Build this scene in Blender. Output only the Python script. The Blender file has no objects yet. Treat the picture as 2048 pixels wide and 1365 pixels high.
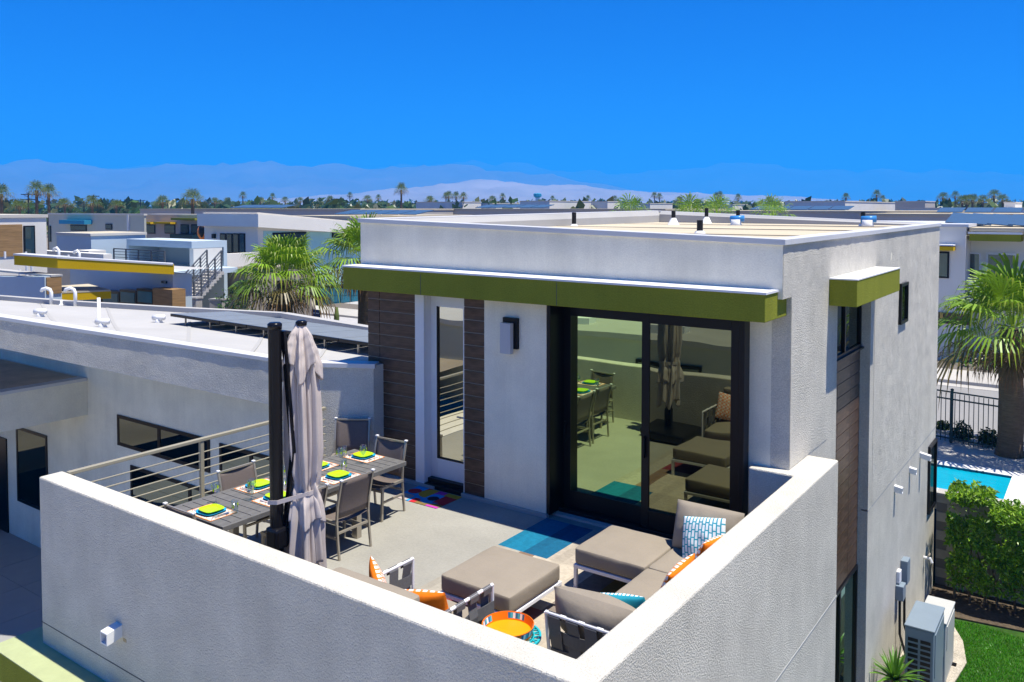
import bpy, math, random
from mathutils import Vector, Matrix, noise
sc = bpy.context.scene
R = math.radians
# ---------------------------------------------------------------- camera
YAW, PITCH, FPX, V0 = R(35.6), R(2.16), 1673.0, 479.9
CAM = Vector((5.92, -9.03, 4.04))
FW = Vector((-math.sin(YAW)*math.cos(PITCH), math.cos(YAW)*math.cos(PITCH), -math.sin(PITCH)))
RT = Vector((math.cos(YAW), math.sin(YAW), 0)); UP = RT.cross(FW)
cam = bpy.data.objects.new('camera', bpy.data.cameras.new('camera')); sc.collection.objects.link(cam)
cam.matrix_world = Matrix.Translation(CAM) @ Matrix((RT, UP, -FW)).transposed().to_4x4()
cam.data.sensor_width = 36; cam.data.lens = FPX/2048*36; cam.data.shift_y = -(682.5-V0)/2048
cam.data.clip_start = .1; cam.data.clip_end = 90000
sc.camera = cam
# ---------------------------------------------------------------- light
SUN = Vector((.30, .07, 1)).normalized()
EL = math.asin(SUN.z); AZ = math.atan2(SUN.x, SUN.y)
w = bpy.data.worlds.new('World'); sc.world = w; w.use_nodes = True
nt = w.node_tree; bg = nt.nodes['Background']; bg.inputs[1].default_value = .055
sky = nt.nodes.new('ShaderNodeTexSky'); sky.sky_type = 'NISHITA'; sky.sun_disc = False
sky.sun_elevation = EL; sky.sun_rotation = AZ; sky.air_density = 1.0; sky.dust_density = .1; sky.ozone_density = 3.0
hs = nt.nodes.new('ShaderNodeHueSaturation'); hs.inputs['Saturation'].default_value = 2.1; hs.inputs['Hue'].default_value = .505; hs.inputs['Value'].default_value = 1.05
tint = nt.nodes.new('ShaderNodeVectorMath'); tint.operation = 'MULTIPLY'; tint.inputs[1].default_value = (.50, .66, 1.40)
sky.altitude = 1500
nt.links.new(sky.outputs[0], tint.inputs[0]); nt.links.new(tint.outputs[0], hs.inputs['Color']); nt.links.new(hs.outputs[0], bg.inputs[0])
sl = bpy.data.lights.new('sun', 'SUN'); sl.energy = 5.0; sl.angle = R(.53); sl.color = (1, .95, .85)
so = bpy.data.objects.new('sun', sl); sc.collection.objects.link(so); so.rotation_euler = SUN.to_track_quat('Z', 'Y').to_euler()
so.location = (0, 0, 60)
sc.view_settings.view_transform = 'Standard'; sc.view_settings.look = 'None'
sc.view_settings.exposure = 0.78; sc.view_settings.gamma = 1
sc.cycles.use_denoising = True
sc.cycles.max_bounces = 6; sc.cycles.diffuse_bounces = 4; sc.cycles.glossy_bounces = 3; sc.cycles.transparent_max_bounces = 12
sc.cycles.volume_bounces = 1; sc.cycles.caustics_reflective = False; sc.cycles.caustics_refractive = False
sc.cycles.sample_clamp_indirect = 8

# ---------------------------------------------------------------- helpers
def ray(u, v): return FW + RT*((u-1024)/FPX) - UP*((v-V0)/FPX)
def at(u, v, x=None, y=None, z=None, d=None):
    r = ray(u, v)
    if x is not None: s = (x-CAM.x)/r.x
    elif y is not None: s = (y-CAM.y)/r.y
    elif z is not None: s = (z-CAM.z)/r.z
    else: s = d
    return CAM + r*s
def px(P):
    q = Vector(P)-CAM; z = q.dot(FW); return 1024+FPX*q.dot(RT)/z, V0-FPX*q.dot(UP)/z
def ext(P, axis, u):
    """length along a world axis from P until it shows at column u"""
    k = (u-1024)/FPX; q = Vector(P)-CAM; a = Vector(axis)
    return (k*q.dot(FW)-q.dot(RT))/(a.dot(RT)-k*a.dot(FW))

class MB:
    def __init__(s): s.v = []; s.f = []; s.c = []
    def add(s, vs, fs):
        n = len(s.v); s.v += [tuple(p) for p in vs]; s.f += [tuple(i+n for i in f) for f in fs]; return s
    def box(s, x0, x1, y0, y1, z0, z1):
        return s.add([(x0,y0,z0),(x1,y0,z0),(x1,y1,z0),(x0,y1,z0),(x0,y0,z1),(x1,y0,z1),(x1,y1,z1),(x0,y1,z1)],
                     [(3,2,1,0),(4,5,6,7),(0,1,5,4),(1,2,6,5),(2,3,7,6),(3,0,4,7)])
    def prism(s, poly, z0, z1):
        """poly counter-clockwise; z0/z1 a number or one per point"""
        n = len(poly); a = z0 if hasattr(z0,'__len__') else [z0]*n; b = z1 if hasattr(z1,'__len__') else [z1]*n
        vs = [(p[0],p[1],a[i]) for i,p in enumerate(poly)]+[(p[0],p[1],b[i]) for i,p in enumerate(poly)]
        fs = [tuple(range(n-1,-1,-1)), tuple(range(n,2*n))]+[(i,(i+1)%n,n+(i+1)%n,n+i) for i in range(n)]
        return s.add(vs, fs)
    def bar(s, a, b, w, h, up=(0,0,1)):
        a = Vector(a); b = Vector(b); d = (b-a).normalized(); up = Vector(up)
        if abs(d.dot(up)) > .98: up = Vector((1,0,0))
        x = d.cross(up).normalized()*w/2; y = x.cross(d).normalized()*h/2
        vs = [a-x-y,a+x-y,a+x+y,a-x+y,b-x-y,b+x-y,b+x+y,b-x+y]
        return s.add(vs, [(0,1,2,3),(7,6,5,4),(4,5,1,0),(5,6,2,1),(6,7,3,2),(7,4,0,3)])
    def tube(s, pts, r, n=8, cap=True):
        pts = [Vector(p) for p in pts]; k = len(pts); rs = r if hasattr(r,'__len__') else [r]*k
        vs = []; prev = None
        for i,p in enumerate(pts):
            t = (pts[min(i+1,k-1)]-pts[max(i-1,0)]).normalized()
            if prev is None: a = t.orthogonal().normalized()
            else:
                a = prev-t*prev.dot(t); a = a.normalized() if a.length > 1e-6 else t.orthogonal().normalized()
            prev = a; b = t.cross(a)
            vs += [p+(a*math.cos(2*math.pi*j/n)+b*math.sin(2*math.pi*j/n))*rs[i] for j in range(n)]
        fs = [(i*n+j,i*n+(j+1)%n,(i+1)*n+(j+1)%n,(i+1)*n+j) for i in range(k-1) for j in range(n)]
        if cap: fs += [tuple(range(n-1,-1,-1)), tuple(range((k-1)*n,k*n))]
        return s.add(vs, fs)
    def lathe(s, prof, c=(0,0,0), n=20, cap=True):
        c = Vector(c); vs = []; k = len(prof)
        for r,z in prof: vs += [c+Vector((r*math.cos(2*math.pi*j/n), r*math.sin(2*math.pi*j/n), z)) for j in range(n)]
        fs = [(i*n+j,i*n+(j+1)%n,(i+1)*n+(j+1)%n,(i+1)*n+j) for i in range(k-1) for j in range(n)]
        if cap: fs += [tuple(range(n-1,-1,-1)), tuple(range((k-1)*n,k*n))]
        return s.add(vs, fs)
    def grid(s, fn, nu, nv):
        vs = [fn(i/nu, j/nv) for j in range(nv+1) for i in range(nu+1)]
        return s.add(vs, [(j*(nu+1)+i, j*(nu+1)+i+1, (j+1)*(nu+1)+i+1, (j+1)*(nu+1)+i) for j in range(nv) for i in range(nu)])
    def mesh(s, name, mats=None, off=(0,0,0), smooth=False, cols=None):
        me = bpy.data.meshes.new(name); o = Vector(off)
        me.from_pydata([tuple(Vector(p)-o) for p in s.v], [], s.f); me.validate(); me.update()
        for m in (mats if isinstance(mats,(list,tuple)) else [mats]): me.materials.append(m)
        if smooth:
            for p in me.polygons: p.use_smooth = True
        if cols:   # one colour per face
            ca = me.color_attributes.new('Col', 'FLOAT_COLOR', 'CORNER')
            for p in me.polygons:
                for li in p.loop_indices: ca.data[li].color = (*cols[p.index], 1)
        return me
LOC = {}
def root_of(o):
    while o.parent: o = o.parent
    return o
def tag(o, label, cat, group=None):
    o['label'] = label; o['category'] = cat
    if group: o['group'] = group
    return o
def thing(name, label, cat, loc=(0,0,0), rotz=0, group=None):
    o = bpy.data.objects.new(name, None); sc.collection.objects.link(o); o.empty_display_size = .2
    o.location = loc; o.rotation_euler = (0,0,rotz); LOC[o.name] = Vector(loc); return tag(o, label, cat, group)
def put(mb, name, mat, parent=None, smooth=False, bev=0, cols=None, local=False, seg=2, kind=None, label=None, orig=None):
    """link a mesh; world coordinates unless local (then in the frame of its thing)"""
    if isinstance(mb, MB):
        off = (0,0,0)
        if parent is not None and not local: off = LOC[root_of(parent).name]
        if parent is None and orig is not None: off = orig
        me = mb.mesh(name, mat, off, smooth, cols)
    else: me = mb
    o = bpy.data.objects.new(name, me); sc.collection.objects.link(o)
    if parent is not None: o.parent = parent
    else:
        LOC[o.name] = Vector(orig) if orig is not None else Vector((0,0,0))
        if orig is not None: o.location = orig
    if bev:
        m = o.modifiers.new('bevel','BEVEL'); m.width = bev; m.segments = seg; m.limit_method = 'ANGLE'; m.angle_limit = R(40)
    if kind: o['kind'] = kind
    if label: o['label'] = label
    return o
def dup(src, loc=None, rotz=None, label=None, group=None, scale=None):
    r = src.copy(); sc.collection.objects.link(r)
    if loc is not None: r.location = loc; LOC[r.name] = Vector(loc)
    if rotz is not None: r.rotation_euler = (0,0,rotz)
    if scale is not None: r.scale = (scale,)*3
    if label: r['label'] = label
    if group: r['group'] = group
    def rec(a, b):
        for ch in a.children:
            c = ch.copy(); sc.collection.objects.link(c); c.parent = b; rec(ch, c)
    rec(src, r); return r

# ---------------------------------------------------------------- materials
def mat(name, col, rough=.6, metal=0, var=0, vscale=3, bump=0, bscale=60, bdist=.004, spec=.25, detail=3, var2=0, v2scale=.5, attr=False, streak=0, stretch=None, trans=0, sub=None):
    m = bpy.data.materials.new(name); m.use_nodes = True; n = m.node_tree.nodes; l = m.node_tree.links; b = n['Principled BSDF']
    b.inputs['Base Color'].default_value = (*col, 1); b.inputs['Roughness'].default_value = rough; b.inputs['Metallic'].default_value = metal
    b.inputs['Specular IOR Level'].default_value = spec
    tc = n.new('ShaderNodeTexCoord'); vec = tc.outputs['Object']
    if stretch:
        mp = n.new('ShaderNodeMapping'); mp.inputs['Scale'].default_value = stretch; l.new(vec, mp.inputs[0]); vec = mp.outputs[0]
    src = None
    if attr:
        a = n.new('ShaderNodeVertexColor'); a.layer_name = 'Col'; src = a.outputs[0]
        l.new(src, b.inputs['Base Color'])
    def vary(src, amt, scale, det):
        t = n.new('ShaderNodeTexNoise'); t.inputs['Scale'].default_value = scale; t.inputs['Detail'].default_value = det; t.inputs['Roughness'].default_value = .6
        l.new(vec, t.inputs[0])
        r = n.new('ShaderNodeMapRange'); r.inputs['From Min'].default_value = .3; r.inputs['From Max'].default_value = .7
        r.inputs['To Min'].default_value = 1-amt; r.inputs['To Max'].default_value = 1+amt*.5; l.new(t.outputs['Fac'], r.inputs['Value'])
        x = n.new('ShaderNodeVectorMath'); x.operation = 'SCALE'; l.new(r.outputs[0], x.inputs['Scale'])
        if src is None: x.inputs[0].default_value = col
        else: l.new(src, x.inputs[0])
        l.new(x.outputs[0], b.inputs['Base Color']); return x.outputs[0]
    if var: src = vary(src, var, vscale, 5)
    if var2: src = vary(src, var2, v2scale, 4)
    if streak:
        o_vec = vec; mp = n.new('ShaderNodeMapping'); mp.inputs['Scale'].default_value = (5,5,.35); l.new(tc.outputs['Object'], mp.inputs[0]); vec = mp.outputs[0]
        src = vary(src, streak, 1.0, 5); vec = o_vec
    if bump:
        t = n.new('ShaderNodeTexNoise'); t.inputs['Scale'].default_value = bscale; t.inputs['Detail'].default_value = detail; t.inputs['Roughness'].default_value = .55; l.new(vec, t.inputs[0])
        bp = n.new('ShaderNodeBump'); bp.inputs['Strength'].default_value = bump; bp.inputs['Distance'].default_value = bdist
        l.new(t.outputs['Fac'], bp.inputs['Height']); l.new(bp.outputs[0], b.inputs['Normal'])
    if trans:
        b.inputs['Transmission Weight'].default_value = trans
    if sub:
        tr = n.new('ShaderNodeBsdfTranslucent'); mx = n.new('ShaderNodeMixShader'); mx.inputs[0].default_value = sub
        if src is not None: l.new(src, tr.inputs[0])
        else: tr.inputs[0].default_value = (*col, 1)
        l.new(b.outputs[0], mx.inputs[1]); l.new(tr.outputs[0], mx.inputs[2]); l.new(mx.outputs[0], n['Material Output'].inputs[0])
    return m
def mirror_glass(name, tint, fac, base=(.004,.006,.005), wav=0.0, wscale=1.2):
    m = bpy.data.materials.new(name); m.use_nodes = True; n = m.node_tree.nodes; l = m.node_tree.links
    n.remove(n['Principled BSDF']); out = n['Material Output']
    g = n.new('ShaderNodeBsdfGlossy'); g.inputs['Color'].default_value = (*tint,1); g.inputs['Roughness'].default_value = .0
    d = n.new('ShaderNodeBsdfDiffuse'); d.inputs['Color'].default_value = (*base,1)
    mx = n.new('ShaderNodeMixShader'); mx.inputs[0].default_value = fac
    l.new(d.outputs[0], mx.inputs[1]); l.new(g.outputs[0], mx.inputs[2]); l.new(mx.outputs[0], out.inputs[0])
    if wav:
        tc = n.new('ShaderNodeTexCoord'); t = n.new('ShaderNodeTexNoise'); t.inputs['Scale'].default_value = wscale; t.inputs['Detail'].default_value = 0; l.new(tc.outputs['Object'], t.inputs[0])
        bp = n.new('ShaderNodeBump'); bp.inputs['Strength'].default_value = 1; bp.inputs['Distance'].default_value = wav
        l.new(t.outputs['Fac'], bp.inputs['Height']); l.new(bp.outputs[0], g.inputs['Normal'])
    return m
def clear_glass(name, tint=(.93,.97,.95), fac=.14):
    m = bpy.data.materials.new(name); m.use_nodes = True; n = m.node_tree.nodes; l = m.node_tree.links
    n.remove(n['Principled BSDF']); out = n['Material Output']
    g = n.new('ShaderNodeBsdfGlossy'); g.inputs['Roughness'].default_value = .03
    t = n.new('ShaderNodeBsdfTransparent'); t.inputs[0].default_value = (*tint,1)
    mx = n.new('ShaderNodeMixShader'); mx.inputs[0].default_value = fac
    l.new(t.outputs[0], mx.inputs[1]); l.new(g.outputs[0], mx.inputs[2]); l.new(mx.outputs[0], out.inputs[0]); return m
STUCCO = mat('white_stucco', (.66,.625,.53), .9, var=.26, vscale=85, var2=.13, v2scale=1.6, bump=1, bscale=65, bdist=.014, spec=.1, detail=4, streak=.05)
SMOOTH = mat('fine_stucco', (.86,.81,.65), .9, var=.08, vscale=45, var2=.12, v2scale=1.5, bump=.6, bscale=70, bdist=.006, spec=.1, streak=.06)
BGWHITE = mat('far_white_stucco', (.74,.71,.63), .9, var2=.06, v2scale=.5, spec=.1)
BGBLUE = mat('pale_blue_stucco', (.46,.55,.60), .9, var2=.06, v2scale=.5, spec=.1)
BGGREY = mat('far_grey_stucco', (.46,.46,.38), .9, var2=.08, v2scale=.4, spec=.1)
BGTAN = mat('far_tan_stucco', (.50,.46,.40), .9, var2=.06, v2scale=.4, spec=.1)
BGROOF = mat('far_roof_membrane', (.62,.58,.50), .9, var2=.15, v2scale=.15, spec=0)
COPING = mat('painted_metal_coping', (.60,.60,.59), .45, var=.05, vscale=1.5)
ROOFM = mat('cream_roof_membrane', (.52,.46,.34), .8, var=.06, vscale=2, var2=.14, v2scale=.35, stretch=(.3,2,1), bump=.2, bscale=3, bdist=.02, spec=0)
ROOFW = mat('white_roof_membrane', (.41,.405,.39), .7, var2=.10, v2scale=.5, bump=.2, bscale=2.5, bdist=.015, spec=0)
PVENT = mat('white_pvc', (.78,.78,.76), .5, var=.06, vscale=6)
GREEN = mat('olive_green_stucco', (.25,.27,.032), .9, var=.16, vscale=50, var2=.10, v2scale=1.2, bump=1, bscale=60, bdist=.009, spec=.1, streak=.07)
GREENTOP = mat('sunlit_pale_green_top', (.38,.42,.22), .8, var=.06, vscale=8, var2=.08, v2scale=1)  # paler than the awning green: its sunlit top put into the colour
YELLOW = mat('mustard_yellow_stucco', (.62,.40,.010), .9, var2=.06, v2scale=.6, spec=.1)
TEALP = mat('teal_paint', (.03,.24,.38), .8, var2=.06)
TEALW = mat('pale_teal_stucco', (.36,.62,.63), .9, var2=.08, v2scale=.4, spec=.1)
TILE = mat('dark_wood_look_tile', (.12,.072,.046), .38, var=.55, vscale=4, stretch=(1,1,9), var2=.35, v2scale=1.1)
GROUT = mat('tan_grout', (.52,.43,.32), .9)
WOODTILE = mat('tan_wood_siding', (.33,.20,.085), .7, var=.35, vscale=2, stretch=(.6,.6,8))
BLACK = mat('black_anodised_metal', (.006,.006,.008), .35, var=.1)
WHITEP = mat('white_paint', (.74,.74,.73), .5, var=.03)
FLOOR = mat('grey_deck_coating', (.31,.30,.26), .85, var=.10, vscale=30, var2=.16, v2scale=.9, bump=.3, bscale=120, bdist=.002)
PAVE = mat('grey_porcelain_paver', (.30,.30,.29), .7, var=.08, vscale=2)
CONC = mat('concrete', (.44,.42,.38), .9, var=.08, vscale=6, var2=.12, v2scale=.4, bump=.2, bscale=60, bdist=.002)
ALU = mat('champagne_aluminium', (.42,.38,.31), .38, .55, var=.06, vscale=8)
RAILM = mat('bronze_painted_rail', (.36,.33,.24), .5, .2, var=.05)
SLING = mat('taupe_sling_mesh', (.15,.122,.108), .8, var=.10, vscale=40)
PLANK = mat('charcoal_slat', (.15,.145,.135), .6, var=.22, vscale=6, stretch=(8,1,1), var2=.1, v2scale=1)
CUSH = mat('sand_canvas', (.28,.24,.185), .9, var=.05, vscale=60, var2=.08, v2scale=2.2, bump=.35, bscale=7, bdist=.02)
CANVAS = mat('taupe_umbrella_canvas', (.56,.49,.44), .9, var=.05, vscale=30, var2=.07, v2scale=2)
WEB = mat('grey_webbing', (.125,.125,.128), .8, var=.12, vscale=60)
FRAMEW = mat('white_powder_coat', (.76,.76,.78), .35)
ORANGE = mat('orange_fabric', (.86,.20,.006), .85, var=.06, vscale=40, var2=.1, v2scale=4)
PRINT = mat('printed_fabric', (1,1,1), .85, attr=True, var=.08, vscale=50)
RUGM = mat('woven_rug', (1,1,1), .95, attr=True, var=.16, vscale=60, stretch=(1,12,1), bump=.4, bscale=150, bdist=.003)
LEAFM = mat('leaf_green', (1,1,1), .4, spec=.5, attr=True, var=.15, vscale=6, sub=.3)
PALML = mat('palm_frond', (1,1,1), .42, spec=.4, attr=True, var=.2, vscale=2, sub=.25)
BARK = mat('palm_trunk_bark', (.17,.12,.075), .95, var=.35, vscale=5, stretch=(1,1,6), bump=.8, bscale=12, bdist=.05)
GLAZE = mirror_glass('tinted_glass_green', (.70,.93,.45), .52, wav=.0025, wscale=1.1)
SCREEN = mirror_glass('insect_screen_glass', (.66,.72,.45), .24, wav=.004, wscale=1.6)
DARKGL = mirror_glass('dark_window_glass', (.75,.85,.80), .22)
BGGL = mirror_glass('far_window_glass', (.55,.75,.80), .16, base=(.01,.03,.04))
GARGL = mat('teal_frosted_glass', (.02,.15,.21), .25, var2=.15, v2scale=.7)
GLASS = clear_glass('drinking_glass')
SOLAR = mat('solar_cell', (.20,.22,.23), .45, var=.1, vscale=3)
SOLARB = mat('blue_sky_lit_solar_cell', (.05,.10,.17), .4)

# ---------------------------------------------------------------- ground
GZ = -2.25
YZ = -4.0
S = 17000
def sheet(name, mb, m, kind='structure', **k):
    o = put(mb, name, m, **k); o['kind'] = kind; return o
g = MB(); hx0, hx1, hy0, hy1 = -15.0, 12.0, -40.0, 10.75
for (a,b,c,d) in ((-S,hx0,-S,S),(hx1,S,-S,S),(hx0,hx1,-S,hy0),(hx0,hx1,hy1,S)):
    g.add([(a,c,GZ),(b,c,GZ),(b,d,GZ),(a,d,GZ)], [(0,1,2,3)])
DIRT = mat('dry_ground', (.24,.20,.15), .95, var=.2, vscale=.05, var2=.2, v2scale=.4)
sheet('ground', g, DIRT)
LAWN = mat('lawn_soil', (.03,.085,.008), .95, var=.3, vscale=6, var2=.3, v2scale=1.1)
sheet('lawn', MB().add([(hx0,hy0,YZ),(hx1,hy0,YZ),(hx1,hy1,YZ),(hx0,hy1,YZ)], [(0,1,2,3)]), LAWN)
ROADM = mat('pale_worn_asphalt', (.27,.265,.255), .9, var=.08, vscale=15, var2=.12, v2scale=.2)
RY0, RY1 = 16.7, 23.8
sheet('road', MB().add([(-300,RY0,GZ+.006),(120,RY0,GZ+.006),(120,RY1,GZ+.006),(-300,RY1,GZ+.006)], [(0,1,2,3)]), ROADM)
sheet('gutter', MB().box(-300,120,RY1,RY1+.55,GZ+.0,GZ+.016), CONC)
sheet('kerb', MB().box(-300,120,RY1+.55,RY1+.72,GZ,GZ+.14), CONC, bev=.02)
sheet('pavement', MB().box(-300,120,RY1+.72,RY1+2.9,GZ,GZ+.125), CONC)
sheet('kerb', MB().box(-300,120,RY0-.16,RY0-.002,GZ,GZ+.13), CONC, bev=.02)
GRAV = mat('pale_gravel', (.50,.45,.36), .95, var=.45, vscale=45, var2=.2, v2scale=3, bump=1, bscale=40, bdist=.02)
sheet('planting_bed', MB().box(-300,120,RY1+2.91,RY1+5.3,GZ,GZ+.05), mat('dark_gravel', (.16,.14,.12), .95, var=.4, vscale=20))
# ---------------------------------------------------------------- far mountains
def ridge(name, prof, d0, d1, m, seed, rough, nr=20, span=(-900,2950), nu=240, peak=.55):
    def top(u):
        for (a,ya),(b,yb) in zip(prof, prof[1:]):
            if a <= u <= b:
                t = (u-a)/(b-a); t = t*t*(3-2*t); return ya+(yb-ya)*t
        return prof[0][1] if u < prof[0][0] else prof[-1][1]
    def fn(i, j):
        u = span[0]+(span[1]-span[0])*i; d = d0+(d1-d0)*j
        P = CAM+(FW+RT*((u-1024)/FPX)).normalized()*d
        dc = d0+(d1-d0)*peak; H = (416.7-top(u))/FPX*dc
        s = j/peak if j < peak else max(0, 1-(j-peak)/(1-peak)*.5)
        s = min(1, s)
        nz = noise.fractal(Vector((P.x/d0*6+seed, P.y/d0*6, seed)), 1.0, 2.1, 7)
        ridgy = abs(noise.fractal(Vector((P.x/d0*11+seed, P.y/d0*11, 3.3)), .9, 2.1, 6))
        h = H*(s**.85)*(1+rough*.25*nz) - H*rough*ridgy*s*(1.0-.75*s)
        return (P.x, P.y, GZ-4+max(0,h)+ (0 if j else -30))
    o = put(MB().grid(fn, nu, nr), name, m, smooth=True); o['kind'] = 'structure'; return o
MTN = mat('bare_desert_rock', (.20,.165,.14), .95, var=.25, vscale=.002, var2=.2, v2scale=.0006)
DUNE = mat('pale_sandy_hill', (.36,.30,.26), .95, var=.2, vscale=.004, var2=.2, v2scale=.0015)
ridge('mountain_range', [(-900,338),(0,331),(200,333),(400,328),(620,327),(800,327),(930,326),(1010,330),(1080,341),(1170,358),(1300,378),(1500,400),(1700,417),(2950,417)], 5500, 9500, MTN, 1.7, .9)
ridge('mountain_range', [(-900,345),(500,340),(850,331),(960,324),(1060,321),(1150,327),(1280,332),(1400,338),(1500,341),(1600,338),(1700,342),(1850,347),(2048,351),(2950,352)], 11000, 15000, MTN, 5.1, .8)
ridge('sandy_hill', [(-900,417),(420,414),(560,391),(680,381),(800,370),(900,360),(960,357),(1040,358),(1150,364),(1250,374),(1350,381),(1500,388),(1700,397),(1900,408),(2100,414),(2950,416)], 3300, 5200, DUNE, 9.4, .8)
# air: one closed box round everything
hz = MB().box(-18000, 18000, -18000, 18000, -60, 720)
hm = bpy.data.materials.new('air'); hm.use_nodes = True; hn = hm.node_tree.nodes; hn.remove(hn['Principled BSDF'])
pv = hn.new('ShaderNodeVolumePrincipled'); pv.inputs['Color'].default_value = (.03,.40,1,1); pv.inputs['Density'].default_value = 2.5e-4; pv.inputs['Anisotropy'].default_value = 0.0
hm.node_tree.links.new(pv.outputs[0], hn['Material Output'].inputs['Volume'])
put(hz, 'haze', hm, kind='stuff')

# ================================================================ the house with the roof terrace
HL, HR, HB = -3.25, 3.016, 10.35          # left, right and back of the house
house = thing('terrace_house', 'white stucco two storey house with olive green awnings and a walled roof terrace', 'house', (0, 4, YZ))
def wavy(fn, nu, nv, amp, sc_, nrm):
    nrm = Vector(nrm)
    def g(i, j):
        p = Vector(fn(i, j)); e = min(1, min(i, 1-i)*12, min(j, 1-j)*12)
        return p+nrm*amp*e*(noise.noise(p*sc_)+.5*noise.noise(p*sc_*2.3))
    return MB().grid(g, nu, nv)
core = MB().box(HL, 2.84, .50, HB-.01, YZ, 3.3)
put(core, 'core_wall', SMOOTH, house)
# right flank in stucco, with a tall recess between y 2.4 and 4.3
RY = (2.4, 4.3)
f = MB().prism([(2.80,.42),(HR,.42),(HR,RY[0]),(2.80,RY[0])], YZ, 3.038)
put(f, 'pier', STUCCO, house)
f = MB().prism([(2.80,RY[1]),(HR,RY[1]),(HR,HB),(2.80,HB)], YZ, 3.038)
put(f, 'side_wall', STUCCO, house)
put(MB().box(2.80, HR-.001, RY[0]-.001, RY[1]+.001, 2.79, 3.037), 'lintel', STUCCO, house)
# upper storey band with a roofline that climbs to the left
ZR, ZLF, ZLB, ZRB = 3.64, 3.825, 3.92, 3.67
UX = -3.5
up = MB().prism([(UX,.11),(HR,.11),(HR,HB),(UX,HB)], 3.04, [ZLF,ZR,ZRB,ZLB])
zq = lambda x, y: None
for (poly, zs) in (([(UX,.11),(HR,.11),(HR,.33),(UX,.33)], [ZLF,ZR,ZR,ZLF]), ([(HR-.22,.331),(HR,.331),(HR,HB),(HR-.22,HB)], [ZR,ZR,ZRB,ZRB]),
                   ([(UX,.331),(UX+.22,.331),(UX+.22,HB),(UX,HB)], [ZLF,ZLF,ZLB,ZLB]), ([(UX+.221,HB-.22),(HR-.221,HB-.22),(HR-.221,HB),(UX+.221,HB)], [ZLB,ZRB,ZRB,ZLB])):
    put(MB().prism(poly, 3.04, zs), 'upper_wall', SMOOTH, house)
put(MB().box(UX+.2,HR-.2,.3,HB-.2,3.03,3.30), 'ceiling_slab', SMOOTH, house)
zt_ = lambda y: ZR+(ZRB-ZR)*(y-.11)/(HB-.11)-.004
for (ya,yb_,z0_,nu_,nv_) in ((.115,1.97,3.041,50,16),(1.971,4.545,3.041,60,16),(4.546,HB-.002,-.541,120,90)):
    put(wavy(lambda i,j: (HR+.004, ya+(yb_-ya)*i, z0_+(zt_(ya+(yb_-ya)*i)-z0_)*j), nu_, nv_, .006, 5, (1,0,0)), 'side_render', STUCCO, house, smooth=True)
put(MB().grid(lambda i,j: (HR+.004, .425+1.545*i, 1.08+1.963*j), 4, 4), 'side_render', STUCCO, house)
deck = MB().add([(UX+.2,.3,3.62),(HR-.2,.3,3.645),(HR-.2,HB-.2,3.665),(UX+.2,HB-.2,3.70)], [(0,1,2,3)])
# parapet ring above the deck: inner faces
for n_, poly, z1 in (('roof_parapet', [(UX,.11),(UX+.2,.31),(UX+.2,HB-.2),(UX,HB)], [ZLF,ZLF,ZLB,ZLB]),
                     ('roof_parapet', [(UX,HB),(UX+.2,HB-.2),(HR-.2,HB-.2),(HR,HB)], [ZLB+.001,ZLB+.001,ZRB+.001,ZRB+.001])):
    pass
ring = MB()
def parapet(a, b, za, zb, t, inward):
    ax, ay = a; bx, by = b; ix, iy = inward
    return MB().prism([(ax,ay),(bx,by),(bx+ix*t,by+iy*t),(ax+ix*t,ay+iy*t)], 3.5, [za,zb,zb,za])
cap_t = .062
for (a,b,za,zb,inw) in (((UX-.03,.075),(HR+.035,.075),ZLF,ZR,(0,1)), ((HR+.035,.30),(HR+.035,HB),ZR,ZRB,(-1,0)),
                        ((HR-.19,HB+.03),(UX-.03,HB+.03),ZRB,ZLB,(0,-1)), ((UX-.03,HB-.2),(UX-.03,.30),ZLB,ZLF,(1,0))):
    t = .225
    put(MB().prism([(a[0],a[1]),(b[0],b[1]),(b[0]+inw[0]*t,b[1]+inw[1]*t),(a[0]+inw[0]*t,a[1]+inw[1]*t)], [za-.005,zb-.005,zb-.005,za-.005], [za+cap_t,zb+cap_t,zb+cap_t,za+cap_t]), 'coping', COPING, house, bev=.006)
# the roof itself: hollow above the ceiling is hidden, so lay the membrane just over the band's top plane at the low side
dz = MB().prism([(UX+.20,.31),(HR-.20,.31),(HR-.20,HB-.20),(UX+.20,HB-.20)], 3.4, [3.655,3.655,3.675,3.69])
put(dz, 'roof_membrane', ROOFM, house)
put(MB().prism([(UX+.20,.335),(UX+.27,.335),(UX+.27,HB-.21),(UX+.20,HB-.21)], 3.5, [ZLF+.04,ZLF-.06,ZLB-.06,ZLB+.05]), 'roof_upstand', ROOFW, house)
put(MB().prism([(UX+.271,HB-.29),(HR-.22,HB-.29),(HR-.22,HB-.20),(UX+.271,HB-.20)], 3.5, [ZLB-.03,ZRB+.02,ZRB+.055,ZLB+.05]), 'roof_upstand', ROOFW, house)
SEAM = mat('membrane_seam', (.49,.43,.32), .9, spec=0, var=.2, vscale=3)
for k in range(3):
    y_ = 2.4+k*2.9; zz_ = 3.655+.03*(y_-.1)/(HB-.1)
    put(MB().box(UX+.28,HR-.21,y_,y_+.06,zz_-.01,zz_+.010), 'membrane_seam', SEAM, house)
def roof_z(x, y): 
    t = (x-UX)/(HR-UX); s = (y-.1)/(HB-.1)
    return 3.655+.03*s
DARKPIPE = mat('black_vent_pipe', (.012,.012,.013), .5)
def on_roof(u, v):
    z = 3.66
    for _ in range(12):
        P = at(u, v, z=z); z = roof_z(max(UX,min(HR,P.x)), max(.1,min(HB,P.y)))*.6+z*.4
    return P
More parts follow.
